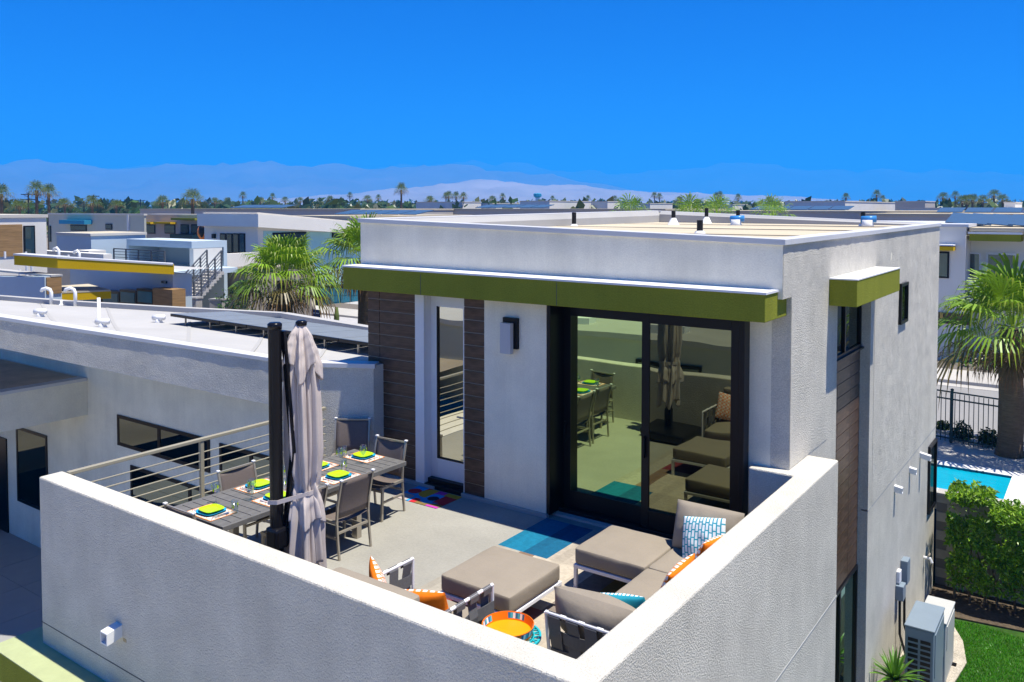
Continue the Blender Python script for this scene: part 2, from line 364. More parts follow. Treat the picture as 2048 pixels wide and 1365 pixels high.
for (u,v,h,cone) in ((1085,452,.30,0),(1347,450,.32,1),(1413,446,.38,1),(1400,468,.22,0),(1476,441,.33,0),(1726,452,.30,0)):
    P = on_roof(u, v); y_ = max(1.0, min(HB-.5, P.y)); P = at(u, 430, y=y_); x_ = max(UX+.5, min(HR-.4, P.x)); z_ = roof_z(x_, y_)
    vp = put(MB().lathe([(.045,0),(.045,h),(.038,h),(.038,h-.08)], (x_,y_,z_-.02), 14), 'vent_pipe', DARKPIPE, house, smooth=False)
    put(MB().lathe([(.15 if cone else .09,0),(.12 if cone else .08,.02),(.06,.15 if cone else .05),(.048,.16 if cone else .055)], (x_,y_,z_-.01), 16, cap=False), 'flashing_boot', PVENT, vp, smooth=True)
BLUEV = mat('glossy_blue_vent_hood', (.05,.24,.55), .3)
for (u,v) in ((1472,449),(1735,462)):
    y_ = 8.2 if u < 1600 else 8.9; P = at(u, 440, y=y_); x_ = P.x; z_ = roof_z(x_, y_)
    hd = put(MB().lathe([(.13,0),(.11,.05),(.11,.14)], (x_,y_,z_-.02), 16), 'vent_collar', PVENT, house, smooth=True)
    put(MB().tube([(x_-.12,y_,z_+.13),(x_+.16,y_+.04,z_+.14)], .07, 14), 'vent_hood', BLUEV, hd, smooth=True)
# terrace slab, parapet, return
HPZ = 1.07
par = MB().prism([(-3.67,-4.636),(3.368,-4.636),(3.368,1.156),(HR-.02,1.156),(HR-.02,.43),(2.60,.43),(2.60,.27),(3.11,.27),(3.11,-4.378),(-3.67,-4.378)], YZ, HPZ)
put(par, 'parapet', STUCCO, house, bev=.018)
put(MB().prism([(-3.62,-4.39),(3.12,-4.39),(3.12,.46),(-2.9,.46),(-2.9,-.2),(-3.62,-.62)], -.45, 0), 'terrace_floor', FLOOR, house)
put(MB().box(-3.60,-3.40,-4.39,-.6, YZ, -.44), 'lower_wall', SMOOTH, house)
JOINT = mat('dark_joint', (.10,.10,.10), .9)
put(MB().box(-3.672, 3.37, -4.6385, -4.60, -.566, -.556), 'control_joint', JOINT, house)
JOINTW = mat('pale_joint_bead', (.40,.40,.38), .7)
put(MB().box(3.30, 3.3715, -4.64, 1.157, -.572, -.552), 'control_joint', JOINTW, house)
put(MB().box(HR-.1, HR+.003, RY[1], HB, -.562, -.544), 'control_joint', JOINTW, house)
# front awnings in olive green
AW = MB().prism([(-3.46,-.30),(2.965,-.30),(2.965,.45),(-3.46,.45)], 2.825, [3.16,3.125,3.125,3.16])
put(AW, 'awning', GREEN, house, bev=.008, label='long olive green stucco awning above the terrace doors')
for x_ in (-1.9,.35): put(MB().box(x_-.004,x_+.004,-.3025,-.29,2.83,3.12), 'awning_seam', JOINT, house)
put(MB().prism([(-3.472,-.312),(2.977,-.312),(2.977,.30),(-3.472,.30)], [3.158,3.123,3.123,3.158], [3.182,3.147,3.147,3.182]), 'awning_flashing', WHITEP, house)
sa = put(MB().prism([(HR-.05,1.96),(3.36,1.96),(3.36,4.55),(HR-.05,4.55)], 2.80, 3.135), 'awning', GREEN, house, bev=.006, label='short olive green awning on the side wall')
put(MB().prism([(HR-.04,1.955),(3.366,1.955),(3.366,4.556),(HR-.04,4.556)], 3.134, 3.15), 'awning_flashing', WHITEP, sa)
low = put(MB().prism([(-4.03,-5.0),(4.4,-5.0),(4.4,-4.60),(-3.6,-4.60),(-3.6,-4.45),(-4.03,-4.45)], -1.14, -.806), 'awning', GREEN, house, bev=.008, label='long green awning below the terrace wall')
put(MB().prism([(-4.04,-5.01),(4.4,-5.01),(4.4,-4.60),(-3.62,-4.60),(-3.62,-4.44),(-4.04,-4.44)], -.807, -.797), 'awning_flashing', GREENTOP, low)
# scuppers
def scupper(P, dirv, L, w_, label=None):
    d = Vector(dirv); s = Vector((d.y, -d.x, 0)); P = Vector(P); m = MB(); t = .012; h = w_
    for (a0,a1,b0,b1) in ((-w_/2,w_/2,h-t,h),(-w_/2,-w_/2+t,0,h-t),(w_/2-t,w_/2,0,h-t),(-w_/2+t,w_/2-t,0,t)):
        q = []
        for zz in (b0,b1):
            for (aa,ll) in ((a0,-.05),(a1,-.05),(a1,L),(a0,L)): q.append(P+s*aa+d*ll+Vector((0,0,zz-.25*max(0,ll))))
        m.add(q, [(3,2,1,0),(4,5,6,7),(0,1,5,4),(1,2,6,5),(2,3,7,6),(3,0,4,7)])
    sc_ = put(m, 'scupper', WHITEP, house)
scupper((-2.06,-4.636,-.22), (0,-1,0), .16, .12)
for (y_,z_,L) in ((6.26,-.78,.125),(7.57,-.80,.115),(8.60,-.77,.19)): scupper((HR,y_,z_), (1,0,0), L, .10)
STAIN = mat('faint_rust_stain', (.42,.34,.20), .95, var=.3, vscale=20)
put(MB().prism([(-1.99,-4.6375),(-1.93,-4.6375),(-1.93,-4.63),(-1.99,-4.63)], -.27, -.235), 'rust_stain', STAIN, house)
# facade at y = 0
put(MB().box(HL, -2.272, .018, .52, -.01, 2.86), 'tile_backing', GROUT, house)
put(MB().box(-1.374, -1.013, .018, .52, -.01, 2.86), 'tile_backing', GROUT, house)
put(MB().box(-1.014, 0, 0, .52, .05, 2.86), 'facade_panel', SMOOTH, house, bev=.006)
put(MB().box(2.50, HR-.002, .421, .52, .001, 3.03), 'facade_panel', SMOOTH, house)
put(MB().box(HL+.02, -1.9, -.035, .03, .0, .045), 'base_flashing', CONC, house)
put(MB().box(-1.40, .03, -.035, .03, .0, .05), 'base_flashing', CONC, house)
tile_mesh = {}
def tile(x0, x1, z0, z1, face, plane, parent):
    key = (round(x1-x0,3), round(z1-z0,3), face)
    if key not in tile_mesh:
        w_, h_ = x1-x0, z1-z0
        m = MB().box(0, w_, -.012, .02, 0, h_) if face == 'y' else MB().box(-.02, .012, 0, w_, 0, h_)
        tile_mesh[key] = m.mesh('tile', TILE)
    o = bpy.data.objects.new('tile', tile_mesh[key]); sc.collection.objects.link(o); o.parent = parent
    P = Vector((x0, plane, z0)) if face == 'y' else Vector((plane, x0, z0))
    o.location = P-LOC[root_of(parent).name]
RH = .176; gr = .011
for k in range(16):
    z0 = .03+k*RH
    for (a,b) in ((HL,-3.0),(-3.0,-2.272),(-1.374,-1.014)): tile(a+gr/2, b-gr/2, z0+gr/2, z0+RH-gr/2, 'y', .018, house)
# side recess: tile panel between an upper and a lower window
TX = 2.86
put(MB().box(2.80, TX, RY[0]-.01, RY[1]+.01, -1.40, 1.94), 'tile_backing', GROUT, house)
for k in range(18):
    z0 = -1.39+k*.185
    cuts = [RY[0], 3.02, 3.72, RY[1]] if k % 2 else [RY[0], 3.02+.02, 3.72+.02, RY[1]]
    for a, b in zip(cuts, cuts[1:]): tile(a+gr/2, b-gr/2, z0+gr/2, z0+.185-gr/2, 'x', TX, house)
def side_window(y0, y1, z0, z1, x, split=None, dark=True, glass=None):
    t = .05; m = MB()
    m.box(x-.04,x+.03,y0,y0+t,z0,z1).box(x-.04,x+.03,y1-t,y1,z0,z1).box(x-.04,x+.03,y0+t,y1-t,z0,z0+t).box(x-.04,x+.03,y0+t,y1-t,z1-t,z1)
    if split: m.box(x-.04,x+.028,split-.03,split+.03,z0+t,z1-t)
    wd = put(m, 'window', BLACK, house)
    for (a,b) in (((y0+t,split-.03),(split+.03,y1-t)) if split else ((y0+t,y1-t),)):
        put(MB().box(x-.02,x,a,b,z0+t,z1-t), 'pane', glass or DARKGL, wd)
    return wd
side_window(RY[0]+.01, RY[1]-.01, 1.945, 2.788, TX, 3.35)
side_window(RY[0]+.01, RY[1]-.01, -3.95, -1.405, TX, 3.3, glass=mirror_glass('green_side_glass', (.7,.95,.75), .5))
put(MB().box(TX-.03, TX+.07, RY[0]-.0, RY[1], 1.925, 1.95), 'window_sill', BLACK, house)
side_window(6.30, 6.90, 2.06, 2.755, HR+.022)
side_window(9.46, 10.28, -2.16, -.78, HR+.022)
# white glazed door
dr = put(MB().box(-2.272,-2.10,-.012,.05,.0,2.86).box(-2.14,-2.10,.05,.5,.0,2.86).box(-1.40,-1.376,.02,.5,.0,2.86), 'door_frame', WHITEP, house, bev=.004)
D = .14
dd = put(MB().box(-2.10,-1.98,D,D+.05,.12,2.84).box(-1.47,-1.39,D,D+.05,.12,2.84).box(-1.98,-1.47,D,D+.05,.12,.42).box(-1.98,-1.47,D,D+.05,2.62,2.84), 'door', WHITEP, house, bev=.004, label='narrow white door with a full height glass lite')
DOORGL = mirror_glass('grey_door_glass', (.86,.86,.74), .62, wav=.003, wscale=1.3)
put(MB().box(-1.981,-1.469,D+.02,D+.03,.419,2.621), 'pane', DOORGL, dd)
put(MB().box(-1.985,-1.965,D-.004,D+.02,.415,2.625).box(-1.985,-1.465,D-.004,D+.02,.405,.42), 'glazing_bead', BLACK, dd)
put(MB().bar((-1.43,D-.06,1.08),(-1.56,D-.06,1.08),.02,.02).bar((-1.43,D,1.08),(-1.43,D-.07,1.08),.025,.025), 'handle', ALU, dd)
put(MB().box(-2.10,-1.40,-.02,D+.1,.0,.06).box(-2.10,-1.40,.06,D+.05,.06,.12), 'threshold', BLACK, house, bev=.006)
# black sliding door
FX0, FX1, FY = .0, 2.545, .27
fr = MB().box(.002,.055,.01,FY+.14,.04,2.86).box(FX1-.06,FX1,FY-.02,FY+.16,.04,2.86).box(.055,FX1-.06,FY-.02,FY+.14,2.76,2.86).box(.055,FX1-.06,FY-.05,FY+.14,.0,.075)
sd = put(fr, 'sliding_door', BLACK, house, bev=.005, label='black framed sliding glass door mirroring the terrace')
put(MB().box(.02,FX1+.02,FY-.14,FY+.0,-.01,.03), 'sill', CONC, sd)
def leaf(x0, x1, y, glass, hx):
    b = .105; z0, z1 = .08, 2.755
    lf = put(MB().box(x0,x0+b,y,y+.045,z0,z1).box(x1-b,x1,y,y+.045,z0,z1).box(x0+b,x1-b,y,y+.045,z0,z0+.22).box(x0+b,x1-b,y,y+.045,z1-.13,z1), 'door_leaf', BLACK, house, bev=.004)
    put(MB().box(x0+b-.001,x1-b+.001,y+.015,y+.03,z0+.219,z1-.129), 'pane', glass, lf)
    put(MB().bar((hx,y-.03,.95),(hx,y-.03,1.22),.03,.02).bar((hx,y,.97),(hx,y-.03,.97),.02,.02).bar((hx,y,1.2),(hx,y-.03,1.2),.02,.02), 'handle', BLACK, lf)
leaf(.056, 1.32, FY+.07, GLAZE, .10)
leaf(1.235, 2.482, FY+.0, SCREEN, 1.285)
# wall lamp
lamp = thing('wall_lamp', 'black rectangular wall lamp with a white diffuser beside the sliding door', 'wall lamp', (-.55, 0, 2.15))
put(MB().box(-.665,-.425,-.05,-.001,2.17,2.585), 'backplate', BLACK, lamp, bev=.005)
put(MB().box(-.655,-.485,-.125,-.05,2.11,2.52), 'diffuser', mat('grey_white_acrylic',(.50,.50,.50),.4), lamp, bev=.006)
# terrace railing
rail = thing('terrace_railing', 'bronze painted metal railing with thin horizontal bars beside the dining table', 'railing', (-3.56, -2.5, 0))
put(MB().box(-3.60,-3.535,-4.372,-.58,1.035,1.075), 'top_rail', RAILM, rail, bev=.005)
for y_ in (-4.33,-2.67,-.95): put(MB().box(-3.592,-3.543,y_-.025,y_+.025,-.0,1.034), 'post', RAILM, rail, bev=.004)
for k in range(8): put(MB().tube([(-3.567,-4.372,.13+k*.108),(-3.567,-.58,.13+k*.108)], .0085, 8), 'bar', RAILM, rail)
# utility boxes on the side wall
GREYM = mat('grey_painted_steel', (.20,.25,.29), .45, var=.05)
db = thing('disconnect_box', 'grey electrical disconnect boxes and conduit on the side wall', 'electrical box', (HR, 6.7, YZ))
put(MB().box(HR,HR+.13,6.45,6.68,-2.76,-2.50), 'box', GREYM, db, bev=.01)
put(MB().box(HR,HR+.12,6.86,7.10,-2.62,-2.20), 'box', GREYM, db, bev=.01)
put(MB().box(HR,HR+.06,6.50,6.66,-2.48,-2.27), 'meter', WHITEP, db, bev=.01)
for y_,zt in ((6.58,-2.76),(6.98,-2.62)): put(MB().tube([(HR+.05,y_,zt),(HR+.06,y_,-3.4),(HR+.2,y_-.1,-3.75)], .022, 8), 'conduit', DARKPIPE, db)
fa = thing('hose_tap', 'small white hose tap on the wall near the hedge', 'tap', (HR, 9.2, -3.0))
put(MB().tube([(HR,9.2,-2.95),(HR+.12,9.2,-2.95),(HR+.15,9.2,-3.03)], .03, 8), 'spout', WHITEP, fa)
put(MB().tube([(HR+.10,9.13,-2.88),(HR+.10,9.27,-2.88)], .02, 6), 'handle', ALU, fa)
# condensers
def condenser(loc, label, m1, L, W, H, rows):
    t = thing('air_conditioner', label, 'air conditioner', loc)
    z = loc[2]
    put(MB().box(-W/2,W/2,-L/2,L/2,.06,H-.03), 'casing', m1, t, bev=.02, local=True)
    put(MB().box(-W/2-.01,W/2+.012,-L/2-.012,L/2+.012,H-.035,H), 'lid', m1, t, bev=.012, local=True)
    for i in range(2):
        for k in range(rows):
            z0 = .14+k*(H-.3)/rows
            put(MB().box(-W/2+.05+i*(W/2-.03),-.015+i*(W/2-.03),-L/2-.006,-L/2+.01,z0,z0+(H-.3)/rows*.62), 'grille_slot', BLACK, t, local=True)
    put(MB().box(W/2-.004,W/2+.012,-L/2+.1,L/2-.06,.62,H-.1), 'panel', m1, t, bev=.006, local=True)
    for y_ in (-L/2+.1, L/2-.1): put(MB().box(-W/2-.05,W/2+.06,y_-.04,y_+.04,0,.06), 'foot', BLACK, t, local=True)
    return t
condenser((3.60,5.75,YZ), 'tall blue grey air conditioning condenser beside the side wall', GREYM, .98, .42, 1.42, 13)
condenser((3.62,6.80,YZ), 'white air conditioning condenser standing behind the grey one', mat('cream_steel',(.45,.45,.42),.5), .95, .42, 1.12, 10)
sheet('gravel_strip', MB().prism([(HR+.01,-4.6),(3.9,-4.6),(3.93,6.5),(4.02,7.4),(3.86,8.2),(HR+.5,9.0),(HR+.01,9.3)], YZ, YZ+.03), GRAV)
# ================================================================ the low wing with the white roof
WZ = -3.1
wing = thing('courtyard_wing', 'low white wing with an angled sunlit fascia, solar panels and a dark paved courtyard', 'house', (-8, 2, WZ))
A0 = Vector((-2.93,-.20)); A1 = Vector((-3.69,-.62)); dirL = Vector((-math.cos(R(26)), -math.sin(R(26))))
A2 = A1+dirL*7.2
nL0 = Vector((-math.sin(R(26)), math.cos(R(26))))
def on_fascia(u, v):
    r = ray(u, v); s_ = (A1-CAM.xy).dot(nL0)/r.xy.dot(nL0); P = CAM+r*s_; return (P.xy-A1).dot(dirL), P.z
def line(p, q):
    (t0,z0),(t1,z1) = on_fascia(*p), on_fascia(*q); k = (z1-z0)/(t1-t0); return lambda t: z0+k*(t-t0)
ztop = line((600,729),(0,637))
WY = -.73
# fascia: short sunlit wall by the tile, then the long sloping eave
nW = Vector((-(A1-A0).y, (A1-A0).x)).normalized()
put(MB().prism([tuple(A1),tuple(A0),(-2.93,.3),(-3.69,.3)], WZ, 1.70), 'wing_wall', STUCCO, wing)
zb = line((540,810),(15,700))
th = .35; nL = Vector((-dirL.y, dirL.x))         # outward
nL = nL if nL.y < 0 else -nL
fm = wavy(lambda i,j: (*(A1+dirL*7.2*i+nL*.004), zb(7.2*i)+(ztop(7.2*i)-zb(7.2*i))*j), 200, 16, .0025, 5, (nL.x,nL.y,0))
put(fm, 'fascia_render', STUCCO, wing, smooth=True)
B1, B2 = A1-nL*th, A2-nL*th
put(MB().prism([tuple(A2),tuple(A1),tuple(B1),tuple(B2)], [zb(7.2),zb(0),zb(0),zb(7.2)], [ztop(7.2)-.02,ztop(0)-.02,ztop(0)-.02,ztop(7.2)-.02]), 'fascia', STUCCO, wing)
o_ = nL*.014
put(MB().prism([tuple(A2+o_),tuple(A1+o_+Vector((.004,0))),tuple(A1-nL*.2),tuple(A2-nL*.2)], [ztop(7.2)-.03,ztop(0)-.03,ztop(0)-.03,ztop(7.2)-.03], [ztop(7.2)+.03,ztop(0)+.03,ztop(0)+.03,ztop(7.2)+.03]), 'coping', COPING, wing, bev=.005)
q = (A0-A1).normalized(); qn = Vector((q.y,-q.x))
put(MB().prism([tuple(A1+qn*.03),tuple(A0+qn*.03+q*.03),tuple(A0-qn*.2+q*.03),tuple(A1-qn*.2)], 1.665, 1.735), 'coping', COPING, wing, bev=.005)
# roof sheet between the eave and the far parapet
far_px = [(-160,584),(0,594),(130,604),(350,617),(560,628),(735,657),(800,668)]
FAR = [at(u,v,z=1.5) for u,v in far_px]
nr = [A1-nL*.15, A1+dirL*1.6-nL*.15, A1+dirL*3.2-nL*.15, A1+dirL*4.8-nL*.15, A2-nL*.15]
near = [(*p, ztop(t)-.05) for p,t in zip(nr,(0,1.6,3.2,4.8,7.2))]
near = [(-2.95,-.05,1.64)]+near
def poly_at(pts, t):
    k = min(int(t*(len(pts)-1)), len(pts)-2); f_ = t*(len(pts)-1)-k
    return Vector(pts[k]).lerp(Vector(pts[k+1]), f_)
FARr = [Vector(p) for p in reversed(FAR)]; FARr = [Vector((-3.3,3.4,1.45))]+FARr[1:]
def roofpt(i, j):
    a = poly_at(near, i); b = poly_at(FARr, i); p = a.lerp(b, j); p.z -= .16*math.sin(math.pi*j)*.9 ; p.z -= .10*j; return p
put(MB().grid(lambda i,j: roofpt(i,j), 40, 14), 'roof_membrane', ROOFW, wing, smooth=True)
SEAMW = mat('white_membrane_seam', (.37,.365,.35), .9, spec=0)
for k in (4,9,14,19,24,29,34):
    m = MB(); pts = [roofpt(k/40, j/14)+Vector((0,0,.004)) for j in range(15)]
    for a,b in zip(pts,pts[1:]): m.bar(a,b,.07,.012)
    put(m, 'membrane_seam', SEAMW, wing)
m = MB()
for a,b in zip(FARr, FARr[1:]):
    n_ = Vector((-(b-a).y,(b-a).x,0)).normalized()*-.2
    m.prism([(b.x,b.y),(a.x,a.y),(a.x+n_.x,a.y+n_.y),(b.x+n_.x,b.y+n_.y)][::-1], WZ, [b.z+.02,a.z+.02,a.z+.02,b.z+.02][::-1])
put(m, 'far_parapet', ROOFW, wing)
# courtyard wall with windows
put(MB().box(-24,-3.66,WY,WY+.25,WZ,1.32), 'courtyard_wall', SMOOTH, wing)
def wing_window(u0, v0, u1, v1, mull=(), hh=None):
    a = at(u0,v0,y=WY); b = at(u1,v1,y=WY); x0,x1,z0,z1 = a.x,b.x,b.z,a.z; t = .06; y = WY
    m = MB().box(x0,x0+t,y-.02,y+.02,z0,z1).box(x1-t,x1,y-.02,y+.02,z0,z1).box(x0+t,x1-t,y-.02,y+.02,z0,z0+t).box(x0+t,x1-t,y-.02,y+.02,z1-t,z1)
    for k in mull:
        xm = x0+(x1-x0)*k; m.box(xm-.04,xm+.04,y-.022,y+.02,z0+t,z1-t)
    wd = put(m, 'window', BLACK, wing); put(MB().box(x0+t,x1-t,y-.012,y-.004,z0+t,z1-t), 'pane', DARKGL, wd)
wing_window(235.4,829,421,946,(.48,))
wing_window(440,886,560,985,(.55,))
wing_window(262,930,520,1110,(.5,))
wing_window(33,852,98,1028)
put(MB().box(at(17,1000,y=WY).x-.6, at(17,1000,y=WY).x, WY-.03, WY, WZ, -1.0), 'door', BLACK, wing)
ce = at(0,860,x=-10.15)
cn = put(MB().box(-16,-10.15,-3.4,WY-.001,.03,.70), 'canopy', SMOOTH, wing)
put(MB().box(-16,-10.13,-3.42,-.74,.70,.755), 'coping', COPING, wing)
put(MB().box(-16,-10.4,-3.2,-.80,.752,.758), 'canopy_roof', mat('dusty_roof_membrane',(.55,.46,.34),.9,var=.3,vscale=1.5), cn)
for k in range(9):
    for j in range(8):
        x0 = -14.2+k*1.2; y0 = -10.2+j*1.2
        if x0 > -4.6: continue
        o = put(MB().box(0,1.19,0,1.19,-.06,0) if (k==0 and j==0) else bpy.data.objects['courtyard_paver'].data, 'courtyard_paver', PAVE, None)
        o.parent = wing; o.location = Vector((x0,y0,WZ+.02))-LOC[wing.name]
        if k==0 and j==0: pass
# roof pipes, hoods, solar array
def on_wing(u, v):
    best = None
    for a in range(41):
        for b in range(15):
            P = roofpt(a/40, b/14); e = px(P); d_ = (e[0]-u)**2+(e[1]-v)**2
            if best is None or d_ < best[0]: best = (d_, P)
    return best[1]
for (u,v,h) in ((112,604,.42),(158,606,.46)):
    P = on_wing(u,v); h *= 1.05
    put(MB().tube([P-Vector((0,0,.05)),P+Vector((0,0,h*.75)),P+Vector((-.03,-.02,h*.92)),P+Vector((-.12,-.07,h)),P+Vector((-.22,-.13,h*.93)),P+Vector((-.25,-.15,h*.8))], .048, 10), 'gooseneck_vent', PVENT, wing, smooth=True)
for (u,v,h) in ((126,602,.14),(201,641,.55)):
    P = on_wing(u,v); put(MB().lathe([(.10,-.05),(.06,.03),(.035,.05),(.035,h)], P, 12), 'vent_pipe', PVENT, wing, smooth=True)
for (u,v) in ((82,633),(203,653),(322,643)):
    P = on_wing(u,v); 
    h_ = put(MB().lathe([(.11,-.05),(.075,.04),(.065,.08)], P, 14), 'vent_collar', PVENT, wing, smooth=True)
    put(MB().tube([P+Vector((-.13,-.05,.11)),P+Vector((.13,.05,.12))], .065, 12), 'vent_hood', PVENT, h_, smooth=True)
S0 = at(342,632,z=1.62); S1 = at(748,693,z=1.55)
ax = (S1-S0); L = ax.length; axn = ax.normalized(); bk = Vector((-axn.y,axn.x,0)); bk = bk if bk.y > 0 else -bk
npan = 7
for k in range(npan):
    a = S0+ax*(k/npan)+axn*.01; b = S0+ax*((k+1)/npan)-axn*.01
    for r_ in range(1):
        o1 = bk*(r_*1.05); o2 = bk*(r_*1.05+1.5); lift = Vector((0,0,.05)); l2 = lift-Vector((0,0,.10))
        v_ = [a+o1+lift,b+o1+lift,b+o2+l2,a+o2+l2]; v_ = [p-Vector((0,0,.03)) for p in v_]+v_
        sp = put(MB().add(v_, [(3,2,1,0),(4,5,6,7),(0,1,5,4),(1,2,6,5),(2,3,7,6),(3,0,4,7)]), 'solar_panel', SOLAR, wing)
        if r_ == 0:
            put(MB().bar(a+Vector((0,0,.02)), b+Vector((0,0,.02)), .04, .06), 'edge_frame', BLACK, sp)
            put(MB().bar(a+axn*.4+bk*.1, a+axn*.4+bk*.1-Vector((0,0,.35)), .03, .03), 'mount', ALU, sp)
# ================================================================ dining set
TZ = .76
TX0, TX1, TY0, TY1 = -2.40, -1.44, -3.86, -1.10
table = thing('dining_table', 'long outdoor dining table with charcoal slats and pale metal legs set for six', 'table', (-1.92,-2.48,0))
ns = 22
sl_mesh = MB().box(-.44,.44,0,(TY1-TY0-.02)/ns-.010,-.022,0).mesh('slat', PLANK)
for k in range(ns):
    o = put(sl_mesh, 'slat', PLANK, table); o.location = Vector(((TX0+TX1)/2, TY0+.01+k*(TY1-TY0-.02)/ns, TZ+.001))-LOC[table.name]
fr = MB().box(TX0,TX0+.045,TY0,TY1,TZ-.055,TZ).box(TX1-.045,TX1,TY0,TY1,TZ-.055,TZ).box(TX0+.045,TX1-.045,TY0,TY0+.03,TZ-.055,TZ-.001).box(TX0+.045,TX1-.045,TY1-.03,TY1,TZ-.055,TZ-.001)
put(fr, 'frame', PLANK, table, bev=.004)
put(MB().box(TX0+.05,TX1-.05,-3.14,-1.86,TZ-.10,TZ-.03), 'apron', ALU, table)
for x_ in (TX0+.09,TX1-.09):
    for y_ in (-3.10,-1.90): put(MB().box(x_-.045,x_+.045,y_-.04,y_+.04,0,TZ-.04), 'leg', ALU, table, bev=.005)
def make_chair(label):
    t = thing('dining_chair', label, 'chair', (0,0,0), 0, 'dining chairs')
    # faces +y in its own frame, back at -y
    W = .25
    for s in (-1,1):
        put(MB().tube([(s*W,-.24,0),(s*W,-.215,.22),(s*W,-.20,.44),(s*W,-.215,.62),(s*W,-.255,.80),(s*W,-.285,.93)], .017, 4), 'rear_leg', ALU, t, local=True)
        put(MB().bar((s*W,.22,0),(s*W,.20,.43),.034,.026), 'front_leg', ALU, t, local=True)
        put(MB().bar((s*W,.23,.43),(s*W,-.21,.425),.034,.03), 'side_rail', ALU, t, local=True)
        put(MB().bar((s*W,.21,.24),(s*W,-.215,.24),.028,.022), 'stretcher', ALU, t, local=True)
        put(MB().box(s*W-.02,s*W+.02,-.305,-.265,.925,.945), 'post_cap', WHITEP, t, local=True, bev=.005)
    put(MB().bar((-W,.2,.38),(W,.2,.38),.028,.022), 'cross_rail', ALU, t, local=True)
    put(MB().bar((-W,-.2,.30),(W,-.2,.30),.028,.022), 'cross_rail', ALU, t, local=True)
    put(MB().bar((-W,-.283,.915),(W,-.283,.915),.02,.02), 'top_rail', ALU, t, local=True)
    def seat(i,j): return (-W+.01+i*(2*W-.02), -.20+j*.43, .435-.02*math.sin(math.pi*i))
    put(MB().grid(seat, 8, 4), 'seat', SLING, t, local=True, smooth=True).modifiers.new('solid','SOLIDIFY').thickness = .006
    prof = [(-.20,.47),(-.215,.62),(-.255,.80),(-.283,.915)]
    def back(i,j):
        k = min(int(j*3),2); f_ = j*3-k; y = prof[k][0]+(prof[k+1][0]-prof[k][0])*f_; z = prof[k][1]+(prof[k+1][1]-prof[k][1])*f_
        return (-W+.012+i*(2*W-.024), y-.022*math.sin(math.pi*i), z)
    put(MB().grid(back, 8, 6), 'backrest', SLING, t, local=True, smooth=True).modifiers.new('solid','SOLIDIFY').thickness = .006
    return t
ch = make_chair('taupe sling dining chair pulled out from the table beside the folded umbrella')
spots = [((-1.43,-2.25,0), R(90), None),
 ((-1.47,-2.93,0), R(91), 'taupe sling dining chair half hidden behind the folded umbrella'),
 ((-2.30,-2.86,0), R(-90), 'taupe sling dining chair between the table and the railing, nearer the front parapet'),
 ((-2.30,-1.92,0), R(-90), 'taupe sling dining chair between the table and the railing, nearer the wing wall'),
 ((-1.86,-3.80,0), R(0), 'taupe sling dining chair at the table end next to the front parapet'),
 ((-1.90,-1.16,0), R(184), 'taupe sling dining chair at the table end next to the white door'),
 ((-2.98,-.66,0), R(214), 'spare taupe sling chair standing against the wing wall in the shade')]
for k,(loc,rz,lab) in enumerate(spots):
    if k == 0: ch.location = loc; ch.rotation_euler = (0,0,rz)
    else: dup(ch, loc, rz, lab)
# place settings
MATM = mat('printed_placemat', (1,1,1), .9, attr=True, var=.05)
def superplate(a, z0, z1, n=40, p=4.0, depth=.012):
    m = MB(); rings = [(.62,z0),(.80,z0),(1.0,z1),(.985,z1+.003),(.80,z0+.008),(.62,z0+.006),(.0,z0+.006)]
    vs = []
    for r,z in rings:
        for j in range(n):
            th_ = 2*math.pi*j/n; c, s_ = math.cos(th_), math.sin(th_)
            k = (abs(c)**p+abs(s_)**p)**(-1/p); vs.append((a*r*k*c, a*r*k*s_, z))
    m.add(vs, [(i*n+j,i*n+(j+1)%n,(i+1)*n+(j+1)%n,(i+1)*n+j) for i in range(len(rings)-1) for j in range(n)]+[tuple(range(n-1,-1,-1))]); return m
BLUEP = mat('turquoise_melamine', (.01,.34,.58), .25); LIMEP = mat('lime_melamine', (.42,.66,.005), .25); STEEL = mat('polished_steel', (.6,.6,.6), .2, .9)
LIME2 = mat('lime_decal', (.38,.55,.01), .4)
def placemat_mesh():
    nu, nv = 46, 32; cols = []
    for j in range(nv):
        for i in range(nu):
            e = min(i, nu-1-i, j, nv-1-j); random.seed(i//2*71+j//2*13)
            if e < 1: c = (.80,.25,.03)
            elif (i+j)%9 == 0 or (i-j)%9 == 0: c = random.choice([(.75,.22,.05),(.6,.12,.10),(.8,.4,.15)])
            else: c = (.70,.62,.55)
            cols.append(c)
    return MB().grid(lambda a,b: ((a-.5)*.46,(b-.5)*.33,.004), nu, nv).mesh('placemat', MATM, cols=cols)
PM = placemat_mesh(); BPM = superplate(.135,.004,.022).mesh('dinner_plate', BLUEP, smooth=True); GPM = superplate(.115,.014,.032).mesh('salad_plate', LIMEP, smooth=True)
FORK = MB().bar((0,-.09,.006),(0,.03,.008),.008,.004).bar((0,.03,.008),(0,.085,.007),.02,.003).mesh('fork', STEEL)
KNIFE = MB().bar((0,-.10,.007),(0,-.01,.007),.012,.007).bar((0,-.01,.007),(0,.10,.006),.018,.003).mesh('knife', STEEL)
SPOON = MB().bar((0,-.09,.006),(0,.04,.008),.008,.004).add([(.018*math.cos(a),.062+.028*math.sin(a),.008+.006*(abs(math.cos(a)))) for a in [i*math.pi/5 for i in range(10)]], [tuple(range(10))]).mesh('spoon', STEEL)
WINE = MB().lathe([(.036,0),(.034,.003),(.006,.008),(.0045,.09),(.012,.10),(.038,.135),(.042,.165),(.036,.205),(.035,.205),(.041,.165),(.037,.137),(.008,.103)], n=20, cap=False).mesh('bowl', GLASS, smooth=True)
